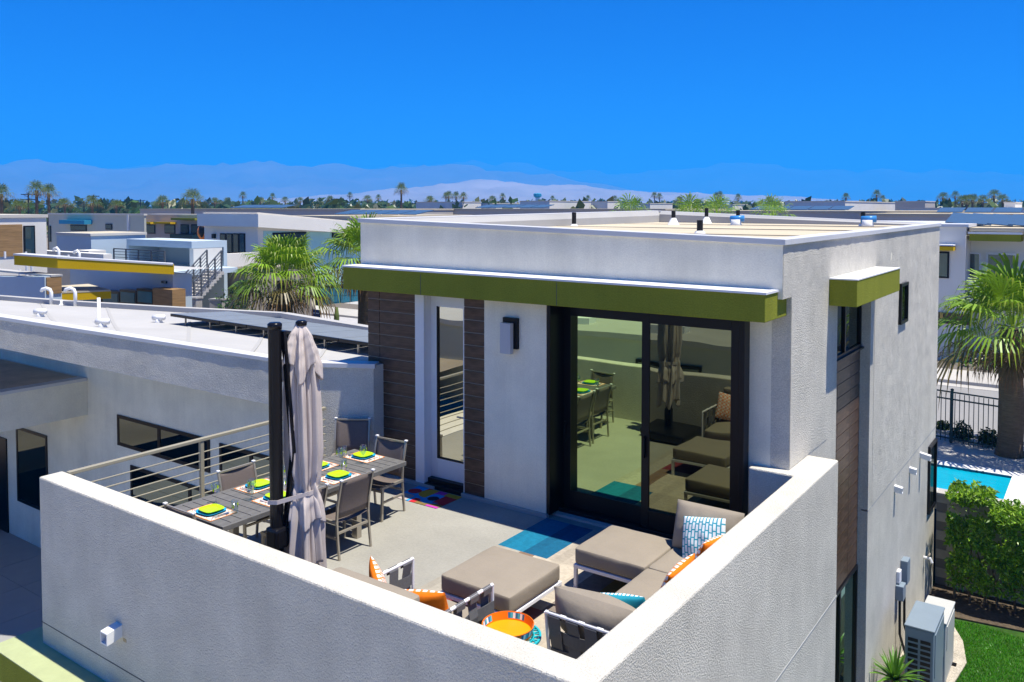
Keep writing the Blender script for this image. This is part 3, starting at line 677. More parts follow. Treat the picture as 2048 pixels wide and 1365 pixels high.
TUMB = MB().lathe([(.001,.004),(.030,.004),(.033,.13),(.0318,.13),(.029,.012),(.001,.012)], n=20, cap=False).mesh('body', GLASS, smooth=True)
def decal(r, z0, z1, n, s):
    m = MB(); random.seed(s)
    for k in range(n):
        th_ = 2*math.pi*k/n+random.uniform(-.2,.2); z = random.uniform(z0,z1); h = random.uniform(.012,.022); w_ = .22
        pts = [(r*math.cos(th_+w_*math.cos(q)), r*math.sin(th_+w_*math.cos(q)), z+h*math.sin(q)) for q in [i*math.pi/4 for i in range(8)]]
        m.add(pts, [tuple(range(8))])
    return m
WDEC = decal(.0425,.14,.175,5,1).mesh('decal', LIME2); TDEC = decal(.0335,.04,.10,8,2).mesh('decal', LIME2)
seats = [((-1.90,-3.68), R(0), 'at the table end next to the front parapet'),
         ((-2.18,-2.84), R(-90), 'on the railing side of the table nearer the front parapet'),
         ((-2.18,-1.95), R(-90), 'on the railing side of the table nearer the wing wall'),
         ((-1.67,-2.06), R(90), 'in front of the pulled out chair beside the umbrella'),
         ((-1.67,-2.98), R(90), 'on the table behind the umbrella mast'),
         ((-2.02,-1.30), R(180), 'at the table end next to the white door')]
for k,((x_,y_),rz,where) in enumerate(seats):
    c, s_ = math.cos(rz), math.sin(rz)
    def W(a,b): return (x_+a*c-b*s_, y_+a*s_+b*c, TZ+.002)
    def item(me, name, label, cat, group, a, b, jr=0, dz_=0):
        o = put(me, name, None); p = W(a,b); o.location = (p[0],p[1],p[2]+dz_); o.rotation_euler = (0,0,rz+jr); return tag(o, label, cat, group)
    item(PM, 'placemat', 'orange edged printed placemat '+where, 'placemat', 'placemats', 0, 0)
    item(BPM, 'dinner_plate', 'turquoise square plate '+where, 'plate', 'turquoise plates', 0, 0, .06, .003)
    item(GPM, 'salad_plate', 'lime green square plate '+where, 'plate', 'lime plates', 0, .005, -.05, .012)
    item(FORK, 'fork', 'steel fork '+where, 'fork', 'forks', -.175, 0, 0, .003)
    item(KNIFE, 'knife', 'steel knife '+where, 'knife', 'knives', .165, 0, 0, .003)
    item(SPOON, 'spoon', 'steel spoon '+where, 'spoon', 'spoons', .195, 0, 0, .003)
    t = thing('wine_glass', 'lime patterned wine glass '+where, 'wine glass', W(-.20,.20), rz, 'wine glasses'); t.scale = (1.15,1.15,1.15); put(WINE, 'bowl', GLASS, t); put(WDEC, 'decal', LIME2, t)
    t = thing('tumbler', 'lime patterned tumbler '+where, 'tumbler', W(.22,.14), rz, 'tumblers'); t.scale = (1.15,1.15,1.1); put(TUMB, 'body', GLASS, t); put(TDEC, 'decal', LIME2, t)
# ================================================================ folded cantilever umbrella
Mp = at(551,800,d=7.80); mx_, my_ = Mp.x, Mp.y
Cp = at(604,800,d=7.95); cx_, cy_ = Cp.x, Cp.y
ub = thing('cantilever_umbrella', 'folded taupe cantilever umbrella tied to its black mast', 'umbrella', (mx_,my_,0))
BLK2 = mat('black_gloss_mast', (.008,.008,.010), .25)
put(MB().box(mx_-.42,mx_+.48,my_-.33,my_+.52,.02,.16), 'base', BLK2, ub, bev=.04)
put(MB().prism([(mx_+.062*math.cos(a), my_+.062*math.sin(a)) for a in [i*math.pi/10 for i in range(20)]], .1, 2.94), 'mast', BLK2, ub)
put(MB().lathe([(.066,0),(.068,.045),(.05,.06)], (mx_,my_,2.92), 18), 'mast_cap', BLK2, ub, smooth=True)
put(MB().box(mx_-.08,mx_+.09,my_-.08,my_+.08,.86,1.06), 'crank_housing', BLK2, ub, bev=.03)
put(MB().lathe([(.075,0),(.08,.02),(.08,.30),(.07,.32)], (mx_,my_,.15), 16), 'foot_sleeve', BLK2, ub, smooth=True)
put(MB().bar((mx_+.06,my_+.05,2.90),(mx_+.12,my_+.10,1.75),.03,.05), 'arm', BLK2, ub)
put(MB().bar((mx_+.05,my_+.05,1.0),(mx_+.12,my_+.10,1.78),.03,.045), 'strut', BLK2, ub)
put(MB().tube([(cx_,cy_,.35),(cx_,cy_,2.85)], .02, 8), 'spine', BLK2, ub)
def cl(prof, n, fold, seed, nz=44, hem=0, nf=4):
    zs = [p[0] for p in prof]
    def rad(z):
        for (a,ra),(b,rb) in zip(prof,prof[1:]):
            if a >= z >= b: t = (a-z)/(a-b); t = t*t*(3-2*t); return ra+(rb-ra)*t
        return prof[-1][1]
    def fn(i,j):
        th_ = 2*math.pi*i; z = zs[0]+(zs[-1]-zs[0])*j
        r = rad(z); k = min(1, (zs[0]-z)/.18)
        tw = noise.noise(Vector((seed, z*.45, 0)))*.3
        s1 = math.sin(nf*(th_+tw)); f_ = 1-abs(s1)**.8          # sharp ridges, round valleys
        s2 = math.sin((2*nf+3)*th_+seed+.4*math.sin(z*.8)); f2 = .45*(1-abs(s2)) + .5*noise.noise(Vector((math.cos(th_)*2.4+seed, math.sin(th_)*2.4, z*.5)))
        f3 = .10*noise.noise(Vector((math.cos(th_)*6+seed, math.sin(th_)*6, z*2.2)))
        r2 = r*(1+k*(fold*(f_-.35)+fold*.6*(f2-.2)+f3*fold*2))
        z2 = z+hem*j*(.5+.5*math.sin(nf*(th_+tw)+1.2))
        return (cx_+r2*math.cos(th_)+.018*math.sin(z*1.4), cy_+r2*math.sin(th_), z2)
    return MB().grid(fn, n, nz)
for nm,args in (('canopy',([(2.92,.035),(2.6,.105),(2.2,.135),(1.75,.140),(1.45,.120),(1.36,.100),(1.25,.125),(.95,.150),(.55,.165)], 160, .55, 1.3, 80, .16)),
                ('vent_flap',([(2.95,.045),(2.80,.095),(2.66,.125),(2.52,.150),(2.40,.155)], 160, .50, 2.1, 40, .20)),
                ('hem_flap',([(1.36,.118),(1.22,.145),(1.02,.165)], 128, .50, 4.4, 20, .10))):
    c1 = put(cl(*args), nm, CANVAS, ub, smooth=True); c1.modifiers.new('solid','SOLIDIFY').thickness = .003
put(MB().lathe([(.05,0),(.055,.035),(.035,.05)], (cx_,cy_,2.93), 18), 'finial', BLK2, ub, smooth=True)
def band(pts, h, name):
    m = MB(); n_ = len(pts); m.add([(x,y,z-h/2) for x,y,z in pts]+[(x,y,z+h/2) for x,y,z in pts], [(i,i+1,n_+i+1,n_+i) for i in range(n_-1)])
    o = put(m, name, CANVAS, ub); o.modifiers.new('solid','SOLIDIFY').thickness = .005
band([(cx_+.145*math.cos(2*math.pi*a/24), cy_+.145*math.sin(2*math.pi*a/24), 1.36+.015*math.sin(2*math.pi*a/24)) for a in range(25)], .042, 'strap')
dv = Vector((cx_-mx_,cy_-my_,0)).normalized(); sv = Vector((dv.y,-dv.x,0))
A_ = Vector((cx_,cy_,1.36))+sv*.145; B_ = Vector((mx_,my_,1.31))+sv*.075-dv*.02; C_ = Vector((mx_,my_,1.30))-dv*.08; D_ = Vector((mx_,my_,1.31))-sv*.07
band([tuple(A_),tuple(A_.lerp(B_,.5)),tuple(B_),tuple(C_),tuple(D_)], .04, 'strap')
# ================================================================ lounge set
def softbox(x0,x1,y0,y1,z0,z1,puff=.02,r=.04,n=10):
    m = MB(); cx,cy,cz = (x0+x1)/2,(y0+y1)/2,(z0+z1)/2; hx,hy,hz_ = (x1-x0)/2,(y1-y0)/2,(z1-z0)/2
    def add_face(fn, flip=False):
        k = len(m.v); m.grid(fn, n, n)
        if flip: m.f[-n*n:] = [f[::-1] for f in m.f[-n*n:]]
    def P(a,b,c):   # cube point to puffed rounded box
        q = Vector((a*hx,b*hy,c*hz_)); inner = Vector((max(-hx+r,min(hx-r,q.x)),max(-hy+r,min(hy-r,q.y)),max(-hz_+r*.6,min(hz_-r*.6,q.z))))
        d = q-inner
        if d.length > 1e-6: q = inner+d.normalized()*min(r, d.length)
        e = (1-a*a)*(1-b*b); q.z += (1 if c > 0 else -1)*puff*e*abs(c)
        q.x += a*puff*.6*(1-b*b)*(1-c*c)*.6; q.y += b*puff*.6*(1-a*a)*(1-c*c)*.6
        q += Vector((0,0,.006*noise.noise(Vector((q.x*5+cx,q.y*5+cy,q.z*3)))))
        return (cx+q.x,cy+q.y,cz+q.z)
    s_ = lambda i: math.sin((2*i-1)*math.pi/2*.999)/math.sin(math.pi/2*.999)
    for c in (1,-1):
        add_face(lambda i,j,c=c: P(s_(i),s_(j),c), c<0)
        add_face(lambda i,j,c=c: P(c,s_(i),s_(j)), c<0)
        add_face(lambda i,j,c=c: P(s_(i),c,s_(j)), c>0)
    return m
PIPE = mat('sand_piping', (.20,.17,.135), .9)
def piping(cu, x0,x1,y0,y1,z,i=.012):
    a,b,c,d = x0+i,x1-i,y0+i,y1-i; r_ = .03; pts = []
    for (cx,cy,t0) in ((b-r_,d-r_,0),(a+r_,d-r_,90),(a+r_,c+r_,180),(b-r_,c+r_,270)):
        pts += [(cx+r_*math.cos(R(t0+q*30)), cy+r_*math.sin(R(t0+q*30)), z) for q in range(4)]
    put(MB().tube(pts+[pts[0]], .0055, 5, cap=False), 'piping', PIPE, cu, smooth=True)
def ottoman(x0,x1,y0,y1,label):
    t = thing('ottoman', label, 'ottoman', ((x0+x1)/2,(y0+y1)/2,0))
    cu = put(softbox(x0,x1,y0,y1,.275,.435), 'cushion', CUSH, t, smooth=True); piping(cu,x0,x1,y0,y1,.417); piping(cu,x0,x1,y0,y1,.293)
    w_ = .035; m = MB().box(x0-.005,x1+.005,y0-.005,y0+w_,.225,.262).box(x0-.005,x1+.005,y1-w_,y1+.005,.225,.262).box(x0-.005,x0+w_,y0+w_,y1-w_,.2251,.2619).box(x1-w_,x1+.005,y0+w_,y1-w_,.2251,.2619)
    put(m, 'frame', FRAMEW, t, bev=.003)
    put(MB().box(x0+.03,x1-.03,y0+.03,y1-.03,.245,.285), 'seat_base', WEB, t)
    for x_ in (x0+.015,x1-.015):
        for y_ in (y0+.015,y1-.015): put(MB().box(x_-.017,x_+.017,y_-.017,y_+.017,.0,.2249), 'leg', FRAMEW, t)
    return t
ottoman(.62,1.47,-2.85,-1.96, 'square sand cushioned ottoman on a white frame in front of the loveseat')
ottoman(1.36,2.19,-1.53,-.71, 'square sand cushioned ottoman pushed up to the sofa by the sliding door')
def web_panel(parent, P, Q, z0, z1, lean, nv=4):
    """woven panel from P to Q (plan points); lean = plan offset of the top"""
    P = Vector((*P,0)); Q = Vector((*Q,0)); ln = Vector((*lean,0)); nrm = Vector((0,0,1)).cross((Q-P).normalized())
    def X(a, z): return P.lerp(Q,a)+ln*((z-z0)/(z1-z0))+Vector((0,0,z))
    for a in (0,1): put(MB().tube([X(a,.0) if a in (0,1) else 0, X(a,z1)], .015, 8), 'post', FRAMEW, parent)
    put(MB().tube([X(0,z1),X(1,z1)], .016, 10), 'top_tube', FRAMEW, parent)
    put(MB().tube([X(0,z0-.02),X(1,z0-.02)], .014, 8), 'lower_tube', FRAMEW, parent)
    wv = .115; Lw = (Q-P).length
    hs = [(z0+.02,z0+.13),(z0+.19,z0+.30)] if z1-z0 < .45 else [(z0+.02,z0+.13),(z0+.17,z0+.28),(z0+.32,z0+.43)]
    for k in range(nv):
        c = (k+.5)/nv; a0, a1 = c-wv/2/Lw, c+wv/2/Lw
        pts = []; zz = [z0-.03]+[z for h in hs for z in ((h[0]+h[1])/2,)]+[z1-.02, z1+.018]
        m = MB(); row = []
        for z in zz:
            idx = next((i for i,h in enumerate(hs) if h[0] < z < h[1]), None)
            off = 0 if idx is None else (.012 if (idx+k)%2 == 0 else -.012)
            if z > z1: off = 0
            elif z > z1-.03: off = -.018
            row.append((z, off))
        row.append((z1+.0, .018)); row.append((z1-.05, .014))
        n_ = len(row); vs = [X(a0,z)+nrm*o for z,o in row]+[X(a1,z)+nrm*o for z,o in row]
        o = put(m.add(vs, [(i,i+1,n_+i+1,n_+i) for i in range(n_-1)]), 'vertical_strap', WEB, parent); o.modifiers.new('solid','SOLIDIFY').thickness = .004
    for i,h in enumerate(hs):
        m = MB(); nn = nv*4; vs = []
        for z in h:
            for q_ in range(nn+1):
                a = q_/nn; k = a*nv-.5; off = -.012*math.cos(math.pi*(k+i)); 
                if q_ in (0,nn): off = .016
                vs.append(X(a,z)+nrm*off)
        o = put(m.add(vs, [(q_,q_+1,nn+2+q_,nn+1+q_) for q_ in range(nn)]), 'horizontal_strap', WEB, parent); o.modifiers.new('solid','SOLIDIFY').thickness = .004
sofa = thing('sofa', 'long sand cushioned sofa with white frame and woven grey ends along the side parapet', 'sofa', (2.63,-1.95,0))
SX0, SX1 = 2.205, 3.05
for (a,b) in ((-1.50,-.62),(-2.39,-1.505),(-3.26,-2.395)):
    cu = put(softbox(SX0,SX1,a,b,.275,.432,.015), 'seat_cushion', CUSH, sofa, smooth=True); piping(cu,SX0,SX1,a,b,.416)
put(MB().box(SX0,SX0+.035,-3.28,-.6,.225,.262).box(SX1-.035,SX1,-3.28,-.6,.225,.262).box(SX0+.035,SX1-.035,-3.28,-3.245,.2251,.262).box(SX0+.035,SX1-.035,-.635,-.6,.2251,.262), 'frame', FRAMEW, sofa, bev=.003)
for y_ in (-3.26,-1.9,-.62):
    for x_ in (SX0+.018,SX1-.018): put(MB().box(x_-.017,x_+.017,y_-.017,y_+.017,0,.2249), 'leg', FRAMEW, sofa)
for (a,b) in ((-1.90,-.66),(-3.2,-1.91)): put(softbox(2.90,3.065,a,b,.43,.80,.01,.03), 'back_cushion', CUSH, sofa, smooth=True)
web_panel(sofa, (SX0-.02,-3.27), (SX1,-3.27), .26, .70, (0,-.06), 5)
web_panel(sofa, (SX1,-.60), (SX0-.02,-.60), .26, .70, (0,.05), 5)
def pillow(name, label, cat, C, nrm, size, thick, pattern, group=None, parent=None, up=(0,0,1), n=26, roll=0, solid=CUSH):
    """square pillow; nrm = the printed side"""
    nrm = Vector(nrm).normalized(); up = Vector(up); s_ = up.cross(nrm).normalized(); up = nrm.cross(s_)
    q = Matrix.Rotation(roll,3,nrm); s_ = q@s_; up = q@up
    w_, h_ = size if hasattr(size,'__len__') else (size,size); C = Vector(C); m = MB(); cols = []
    for side in (1,-1):
        def fn(i,j):
            a, b = 2*i-1, 2*j-1
            e = (max(0,1-a*a)**.5)*(max(0,1-b*b)**.5)
            sh = 1-.10*(abs(a)*(1-b*b)+0); sv = 1-.10*(abs(b)*(1-a*a))
            wr = .012*noise.noise(Vector((a*2.2+C.x*3,b*2.2+C.y*3,side)))
            return C+s_*(a*w_/2*sv)+up*(b*h_/2*sh)+nrm*(side*thick/2*(e**.8)+wr*e)
        k = len(m.f); m.grid(fn, n, n)
        if side < 0: m.f[k:] = [f[::-1] for f in m.f[k:]]
        for j in range(n):
            for i in range(n): cols.append(pattern((i+.5)/n, (j+.5)/n, side) if pattern else (1,1,1))
    o = put(m, name, PRINT if pattern else solid, parent, smooth=True, cols=cols if pattern else None, orig=None if parent else C)
    if parent is None: tag(o, label, cat, group)
    return o
def teal_key(a,b,s):
    if s < 0: return (.02,.33,.42)
    x, y = a*12, b*12; fx, fy = x%1, y%1
    if (int(x)+0)%2: y += .5; fy = y%1
    line = fx < .28 or (fy < .30 and (int(y)+int(x))%2 == 0)
    return (.72,.76,.76) if not line else (.02,.29,.38)
def orange_net(a,b,s):
    if s < 0: return (.86,.20,.006)
    x, y = a*7, b*7; u_, v_ = (x+y)%1, (x-y)%1
    return (.80,.22,.05) if (u_ < .2 or v_ < .2 or (x%1) < .10) else (.78,.74,.68)
pillow('back_cushion', '', '', (2.55,-.80,.66), (0,-1,.32), (.74,.50), .30, None, parent=sofa)
pillow('back_cushion', '', '', (2.56,-3.10,.64), (0,1,.35), (.80,.44), .36, None, parent=sofa)
NF = 72
pillow('throw_pillow', 'teal and white key patterned pillow leaning on the sofa end by the sliding door', 'pillow', (2.60,-1.02,.63), (-.10,-1,.42), .47, .15, teal_key, n=NF, roll=.18)
pillow('throw_pillow', 'teal pillow propped against the sofa end next to the front parapet', 'pillow', (2.68,-2.88,.62), (-.2,1,.40), .46, .16, teal_key, n=NF, roll=-.15)
pillow('throw_pillow', 'orange pillow on the sofa next to the teal patterned pillow by the sliding door', 'pillow', (2.80,-1.42,.64), (-1,.15,.38), .45, .15, orange_net, n=56, roll=.1)
pillow('throw_pillow', 'orange pillow leaning on the middle of the sofa back', 'pillow', (2.79,-2.12,.64), (-1,.05,.36), .47, .16, orange_net, n=56, roll=-.12)
ls = thing('loveseat', 'sand cushioned loveseat with woven grey arms against the front parapet', 'loveseat', (1.05,-3.75,0))
put(softbox(.60,1.50,-4.12,-3.20,.275,.432,.015), 'seat_cushion', CUSH, ls, smooth=True)
put(softbox(.58,1.52,-4.33,-4.12,.40,.96,.01,.04), 'back_cushion', CUSH, ls, smooth=True)
put(MB().box(.57,1.53,-3.22,-3.185,.225,.262).box(.57,1.53,-4.3,-4.265,.225,.262).box(.57,.605,-4.265,-3.22,.2251,.262).box(1.495,1.53,-4.265,-3.22,.2251,.262), 'frame', FRAMEW, ls, bev=.003)
web_panel(ls, (.575,-4.30), (.575,-3.19), .26, .70, (0,0), 6)
web_panel(ls, (1.525,-3.19), (1.525,-4.30), .26, .70, (0,0), 6)
pillow('throw_pillow', 'orange pillow in the loveseat corner nearer the dining table', 'pillow', (.80,-3.86,.68), (.75,1,.25), .46, .15, orange_net, n=56, roll=.25)
pillow('throw_pillow', 'orange pillow in the loveseat corner next to the round side table', 'pillow', (1.28,-3.84,.64), (-.45,1,.45), .47, .17, orange_net, n=56, roll=-.05)
# round side table and tray
TUR = mat('turquoise_cut_metal', (.02,.40,.46), .5, var=.1)
st = thing('side_table', 'round turquoise cut metal side table in the corner between sofa and loveseat', 'side table', (1.90,-3.44,0))
sx,sy = 1.90,-3.44
put(MB().lathe([(.262,.45),(.262,.47),(.245,.47),(.245,.45),(.262,.45)], (sx,sy,0), 40, cap=False), 'rim', TUR, st)
put(MB().lathe([(.165,.452),(.165,.468),(.150,.468),(.150,.452),(.165,.452)], (sx,sy,0), 40, cap=False), 'inner_ring', TUR, st)
put(MB().lathe([(.151,.458),(.151,.465),(.001,.465)], (sx,sy,0), 30, cap=False), 'top', TUR, st)
for k in range(44):
    a = 2*math.pi*k/44; d_ = .10 if k % 2 else -.10
    put(MB().bar((sx+.16*math.cos(a),sy+.16*math.sin(a),.46),(sx+.25*math.cos(a+d_*1.6),sy+.25*math.sin(a+d_*1.6),.46),.011,.010), 'fret', TUR, st)
put(MB().lathe([(.206,.452),(.206,.468),(.196,.468),(.196,.452),(.206,.452)], (sx,sy,0), 40, cap=False), 'inner_ring', TUR, st)
for k in range(4):
    a = math.pi/4+k*math.pi/2; put(MB().tube([(sx+.2*math.cos(a),sy+.2*math.sin(a),.455),(sx+.13*math.cos(a),sy+.13*math.sin(a),.25),(sx+.2*math.cos(a),sy+.2*math.sin(a),0)], .011, 8), 'leg', TUR, st)
tr = thing('serving_tray', 'round orange serving tray with a patterned rim on the turquoise table', 'tray', (1.87,-3.43,.47))
put(MB().lathe([(.0,.0),(.205,.0),(.205,.012),(.0,.012)], n=40, cap=False), 'plate', mat('mango_lacquer',(.86,.30,.005),.3), tr, local=True, smooth=False)
OR2 = mat('tray_rim', (1,1,1), .35, attr=True)
nn = 120; cols = []
for j in range(8):
    for i in range(nn):
        c = (.80,.18,.008)
        if 2 <= j <= 6 and (i//14)%2 == 0: c = [(.72,.80,.85),(.02,.16,.34),(.05,.42,.55)][((i//2)*5+j*3)%3]
        cols.append(c)
put(MB().grid(lambda i,j: ((.205+.016*j)*math.cos(2*math.pi*i),(.205+.016*j)*math.sin(2*math.pi*i),.004+.075*j), nn, 8), 'rim', OR2, tr, local=True, cols=cols).modifiers.new('solid','SOLIDIFY').thickness = .006
# rug and doormat
def grid_print(name, x0,x1,y0,y1,z,nu,nv,fn,m,label,cat):
    cols = [fn((i+.5)/nu,(j+.5)/nv) for j in range(nv) for i in range(nu)]
    o = put(MB().grid(lambda a,b: (x0+(x1-x0)*a,y0+(y1-y0)*b,z), nu, nv), name, m, cols=cols, orig=((x0+x1)/2,(y0+y1)/2,0))
    o.modifiers.new('solid','SOLIDIFY').thickness = .008; return tag(o, label, cat)
def rugcol(a,b):
    x, y = .03+a*2.5, -3.75+b*3.72
    random.seed(int(x*25)+int(y*90)*31); j = random.uniform(.9,1.08)
    if y > -1.10: c = (.006,.16,.27) if x < .40 else (.005,.105,.20) if x < .74 else (.40,.35,.28) if x < 1.5 else (.30,.22,.07)
    elif x < .36: c = (.36,.33,.27)
    elif y > -2.15: c = (.24,.155,.105) if x < .55 else (.48,.42,.33) if x < 1.38 else (.22,.18,.15) if x < 1.62 else (.24,.175,.05) if x < 1.86 else (.26,.19,.02)
    elif y > -2.95: c = (.20,.035,.05) if x < .85 else (.44,.38,.29) if x > 1.4 else (.30,.12,.09)
    else: c = (.18,.03,.04) if x < 1.2 else (.50,.40,.16) if x < 1.9 else (.46,.39,.30)
    if int(x*7.5)%3 == 0: j *= .88
    return tuple(v*j for v in c)
grid_print('area_rug', .03,2.53,-3.75,-.03,.010,75,112,rugcol,RUGM,'patchwork area rug in teal, sand and plum under the lounge furniture','rug')
def matcol(a,b):
    x, y = a*.80, b*.56
    def disc(cx,cy,r): return (x-cx)**2+(y-cy)**2 < r*r
    B=(.02,.30,.62); Rd=(.55,.02,.03); Y=(.62,.33,.02); K=(.012,.012,.03); T=(.20,.13,.04); Pk=(.45,.04,.35); G=(.42,.36,.33)
    c = B
    if x < .40:
        if disc(.10,.36,.10): c = Rd
        elif disc(.36,.40,.17): c = Y
        elif y < .22 and x < .24 and disc(.10,.02,.22): c = G
        elif y > .46: c = Rd if x > .2 else B
        elif x > .30 and y < .16: c = Rd
    else:
        c = B
        if disc(.52,.26,.19): c = B
        elif y > .40 and x < .56: c = Pk
        elif y > .44: c = Y
        elif x > .62: c = Rd if y > .14 else T
        elif y < .12: c = T
        if disc(.52,.27,.085): c = K
        if x > .60 and disc(.60,.30,.15): c = Rd
        if y < .05 and x > .6: c = Pk
    return c
grid_print('door_mat', -2.17,-1.37,-.60,-.05,.008,96,64,matcol,PRINT,'colourful abstract door mat in front of the white door','door mat')
# ================================================================ yard, pool and hedge behind the house
BLOCK = mat('grey_concrete_block', (.40,.38,.34), .9, var=.12, vscale=10, var2=.1, v2scale=1)
bw = thing('block_wall', 'grey concrete block retaining wall behind the hedge', 'wall', (6, 10.6, YZ))
put(MB().box(3.03,12,10.54,10.76,YZ,-2.05), 'core', mat('mortar',(.20,.19,.175),.95), bw)
bm_ = MB().box(0,.39,-.035,.0,0,.19).mesh('block', BLOCK)
for r_ in range(10):
    for k in range(11):
        o = put(bm_, 'block', BLOCK, bw); o.location = Vector((3.04+k*.40-(.2 if r_%2 else 0)+.2, 10.54, YZ+.0+r_*.2))-LOC[bw.name]
put(MB().box(3.03,12,10.46,10.80,-2.05,-1.98), 'cap', CONC, bw, bev=.01)
def leaf_cloud(n, fn, size, cols, seed=1, curl=.35):
    random.seed(seed); m = MB(); cc = []
    for _ in range(n):
        P, N = fn(); N = (N+Vector((random.gauss(0,.7),random.gauss(0,.7),random.gauss(0,.7)))).normalized()
        a = N.orthogonal().normalized(); a = (Matrix.Rotation(random.uniform(0,6.28),3,N)@a); b = N.cross(a); s_ = size*random.uniform(.6,1.35)
        m.add([P-a*s_, P+b*s_*.38+N*s_*curl*.3, P+a*s_-N*s_*curl, P-b*s_*.38+N*s_*curl*.3], [(0,1,2,3)]); c = random.choice(cols); k = random.uniform(.75,1.2); cc.append(tuple(v*k for v in c))
    return m, cc
HC = [(.13,.28,.012),(.18,.36,.012),(.25,.44,.02),(.09,.20,.012),(.32,.50,.04)]
def hedge_bush(x0, x1, label, seed):
    t = thing('hedge_shrub', label, 'shrub', ((x0+x1)/2, 10.0, YZ), 0, 'shrubs of the hedge')
    def fn():
        x = random.uniform(x0,x1); z = YZ+.35+1.72*random.random()**.8
        y = 9.95+random.uniform(-1,1)*.40*math.sqrt(random.random())
        bulge = .14*noise.noise(Vector((x*1.6,z*1.6,seed)))
        side = random.random()
        if side < .6: y = 9.62-bulge-.1*random.random()+.22*(1-min(1,(z-YZ)/1.2))
        elif side < .85: z = -2.0+bulge*1.4+.12*random.random(); y = random.uniform(9.6,10.4)
        if noise.noise(Vector((x*2.3,z*2.3,seed+4))) < -.32: z += .25
        return Vector((x,y,z)), Vector((0,-.7,.7))
    m, c = leaf_cloud(2600, fn, .062, HC, seed); put(m, 'foliage', LEAFM, t, cols=c)
    random.seed(seed)
    for k in range(3):
        xx = x0+(x1-x0)*(k+.5)/3; put(MB().tube([(xx,9.98,YZ),(xx+random.uniform(-.1,.1),9.9,YZ+.6),(xx+random.uniform(-.2,.2),9.8,YZ+1.3)], [.03,.022,.01], 6), 'stem', BARK, t)
hedge_bush(3.36,4.15,'glossy green hedge shrub growing next to the house corner',3)
hedge_bush(4.1,5.0,'glossy green hedge shrub in the middle of the block wall',4)
hedge_bush(4.95,5.9,'glossy green hedge shrub farther along the block wall',5)
sheet('soil_bed', MB().prism([(HR+.01,9.35),(HR+.5,9.1),(5,9.3),(12,9.3),(12,10.53),(HR+.01,10.53)], YZ, YZ+.035), mat('leaf_litter',(.10,.075,.05),.95,var=.5,vscale=14))
random.seed(8); gm = MB(); gc = []
for _ in range(42000):
    x = random.uniform(3.3,6.2); y = random.uniform(4.5,9.3)
    xg = 3.93 if y < 6.5 else 3.93+.1*(y-6.5) if y < 7.4 else 4.02-.2*(y-7.4) if y < 8.2 else 3.86-.43*(y-8.2)
    if x < xg: continue
    if y > 9.05+.06*math.sin(x*5): continue
    a = random.uniform(0,6.28); h = random.uniform(.025,.06); w_ = .006; lx, ly = random.gauss(0,.018), random.gauss(0,.018)
    gm.add([(x-w_*math.cos(a),y-w_*math.sin(a),YZ),(x+w_*math.cos(a),y+w_*math.sin(a),YZ),(x+lx,y+ly,YZ+h)], [(0,1,2)]); k = random.uniform(.7,1.3); gc.append((.07*k,.30*k,.006))
gr_ = put(gm, 'grass', LEAFM, cols=gc, kind='stuff'); tag(gr_, 'short bright green lawn beside the side wall', 'grass')
# agave like plant at the wall foot
def agave(loc, label, n, L, seed):
    t = thing('yucca_plant', label, 'plant', loc); random.seed(seed); m = MB(); cc = []
    for k in range(n):
        az = k*2.399+random.uniform(-.2,.2); el = R(20+60*(k/n)); l_ = L*random.uniform(.8,1.1); d = Vector((math.cos(az),math.sin(az),0)); s_ = Vector((-d.y,d.x,0))
        pts = []
        for q in range(6):
            f_ = q/5; pts.append((d*(math.cos(el)*l_*f_)+Vector((0,0,math.sin(el)*l_*f_-.45*l_*f_*f_*math.cos(el))), .03*(1-f_)**.6+.001))
        base = len(m.v)
        m.add([p+Vector((0,0,.25))-s_*w_ for p,w_ in pts]+[p+Vector((0,0,.25))+s_*w_ for p,w_ in pts], [(q,q+1,7+q,6+q) for q in range(5)])
        g_ = random.uniform(.8,1.25); cc += [(.10*g_,.24*g_,.02)]*5
    put(m, 'leaves', LEAFM, t, cols=cc, local=True); put(MB().lathe([(.06,0),(.05,.25),(.02,.33)], n=10), 'stem', BARK, t, local=True)
agave((3.33,4.85,YZ+.42), 'spiky green yucca at the wall foot beside the condenser', 46, .62, 4)
put(MB().lathe([(.16,-.42),(.20,-.02),(.17,0),(.15,-.05)], (0,0,0), 18), 'pot', mat('dark_pot',(.06,.06,.06),.7), bpy.data.objects['yucca_plant'], local=True)
# community pool beyond the wall
sheet('pool_deck', MB().prism([(-8,10.81),(30,10.81),(30,RY0-.17),(-8,RY0-.17)], GZ-.2, GZ+.05), CONC)
PX0, PX1, PY0, PY1 = -3.0, 4.20, 11.25, 13.15
pl = thing('swimming_pool', 'small bright turquoise swimming pool behind the block wall', 'pool', (1,12,GZ))
cz_ = GZ+.13
put(MB().box(PX0-.35,PX1+.35,PY1,PY1+.36,GZ,cz_).box(PX0-.35,PX1+.35,PY0-.32,PY0,GZ,cz_).box(PX1,PX1+.36,PY0,PY1,GZ,cz_-.001).box(PX0-.36,PX0,PY0,PY1,GZ,cz_-.001), 'pool_coping', mat('white_pool_coping',(.66,.65,.62),.8,var=.06,vscale=5), pl)
WAT = mat('pool_water', (.003,.33,.46), .08, var=.12, vscale=2.5, stretch=(1,3,1), bump=.3, bscale=6, bdist=.02)
put(MB().add([(PX0,PY0,GZ+.075),(PX1,PY0,GZ+.075),(PX1,PY1,GZ+.075),(PX0,PY1,GZ+.075)], [(0,1,2,3)]), 'water', WAT, pl)
TB = mat('blue_waterline_tile', (.01,.10,.16), .25)
wl = put(MB().box(PX0,PX1,PY1-.02,PY1+.001,GZ+.06,cz_-.01), 'waterline', TB, pl)
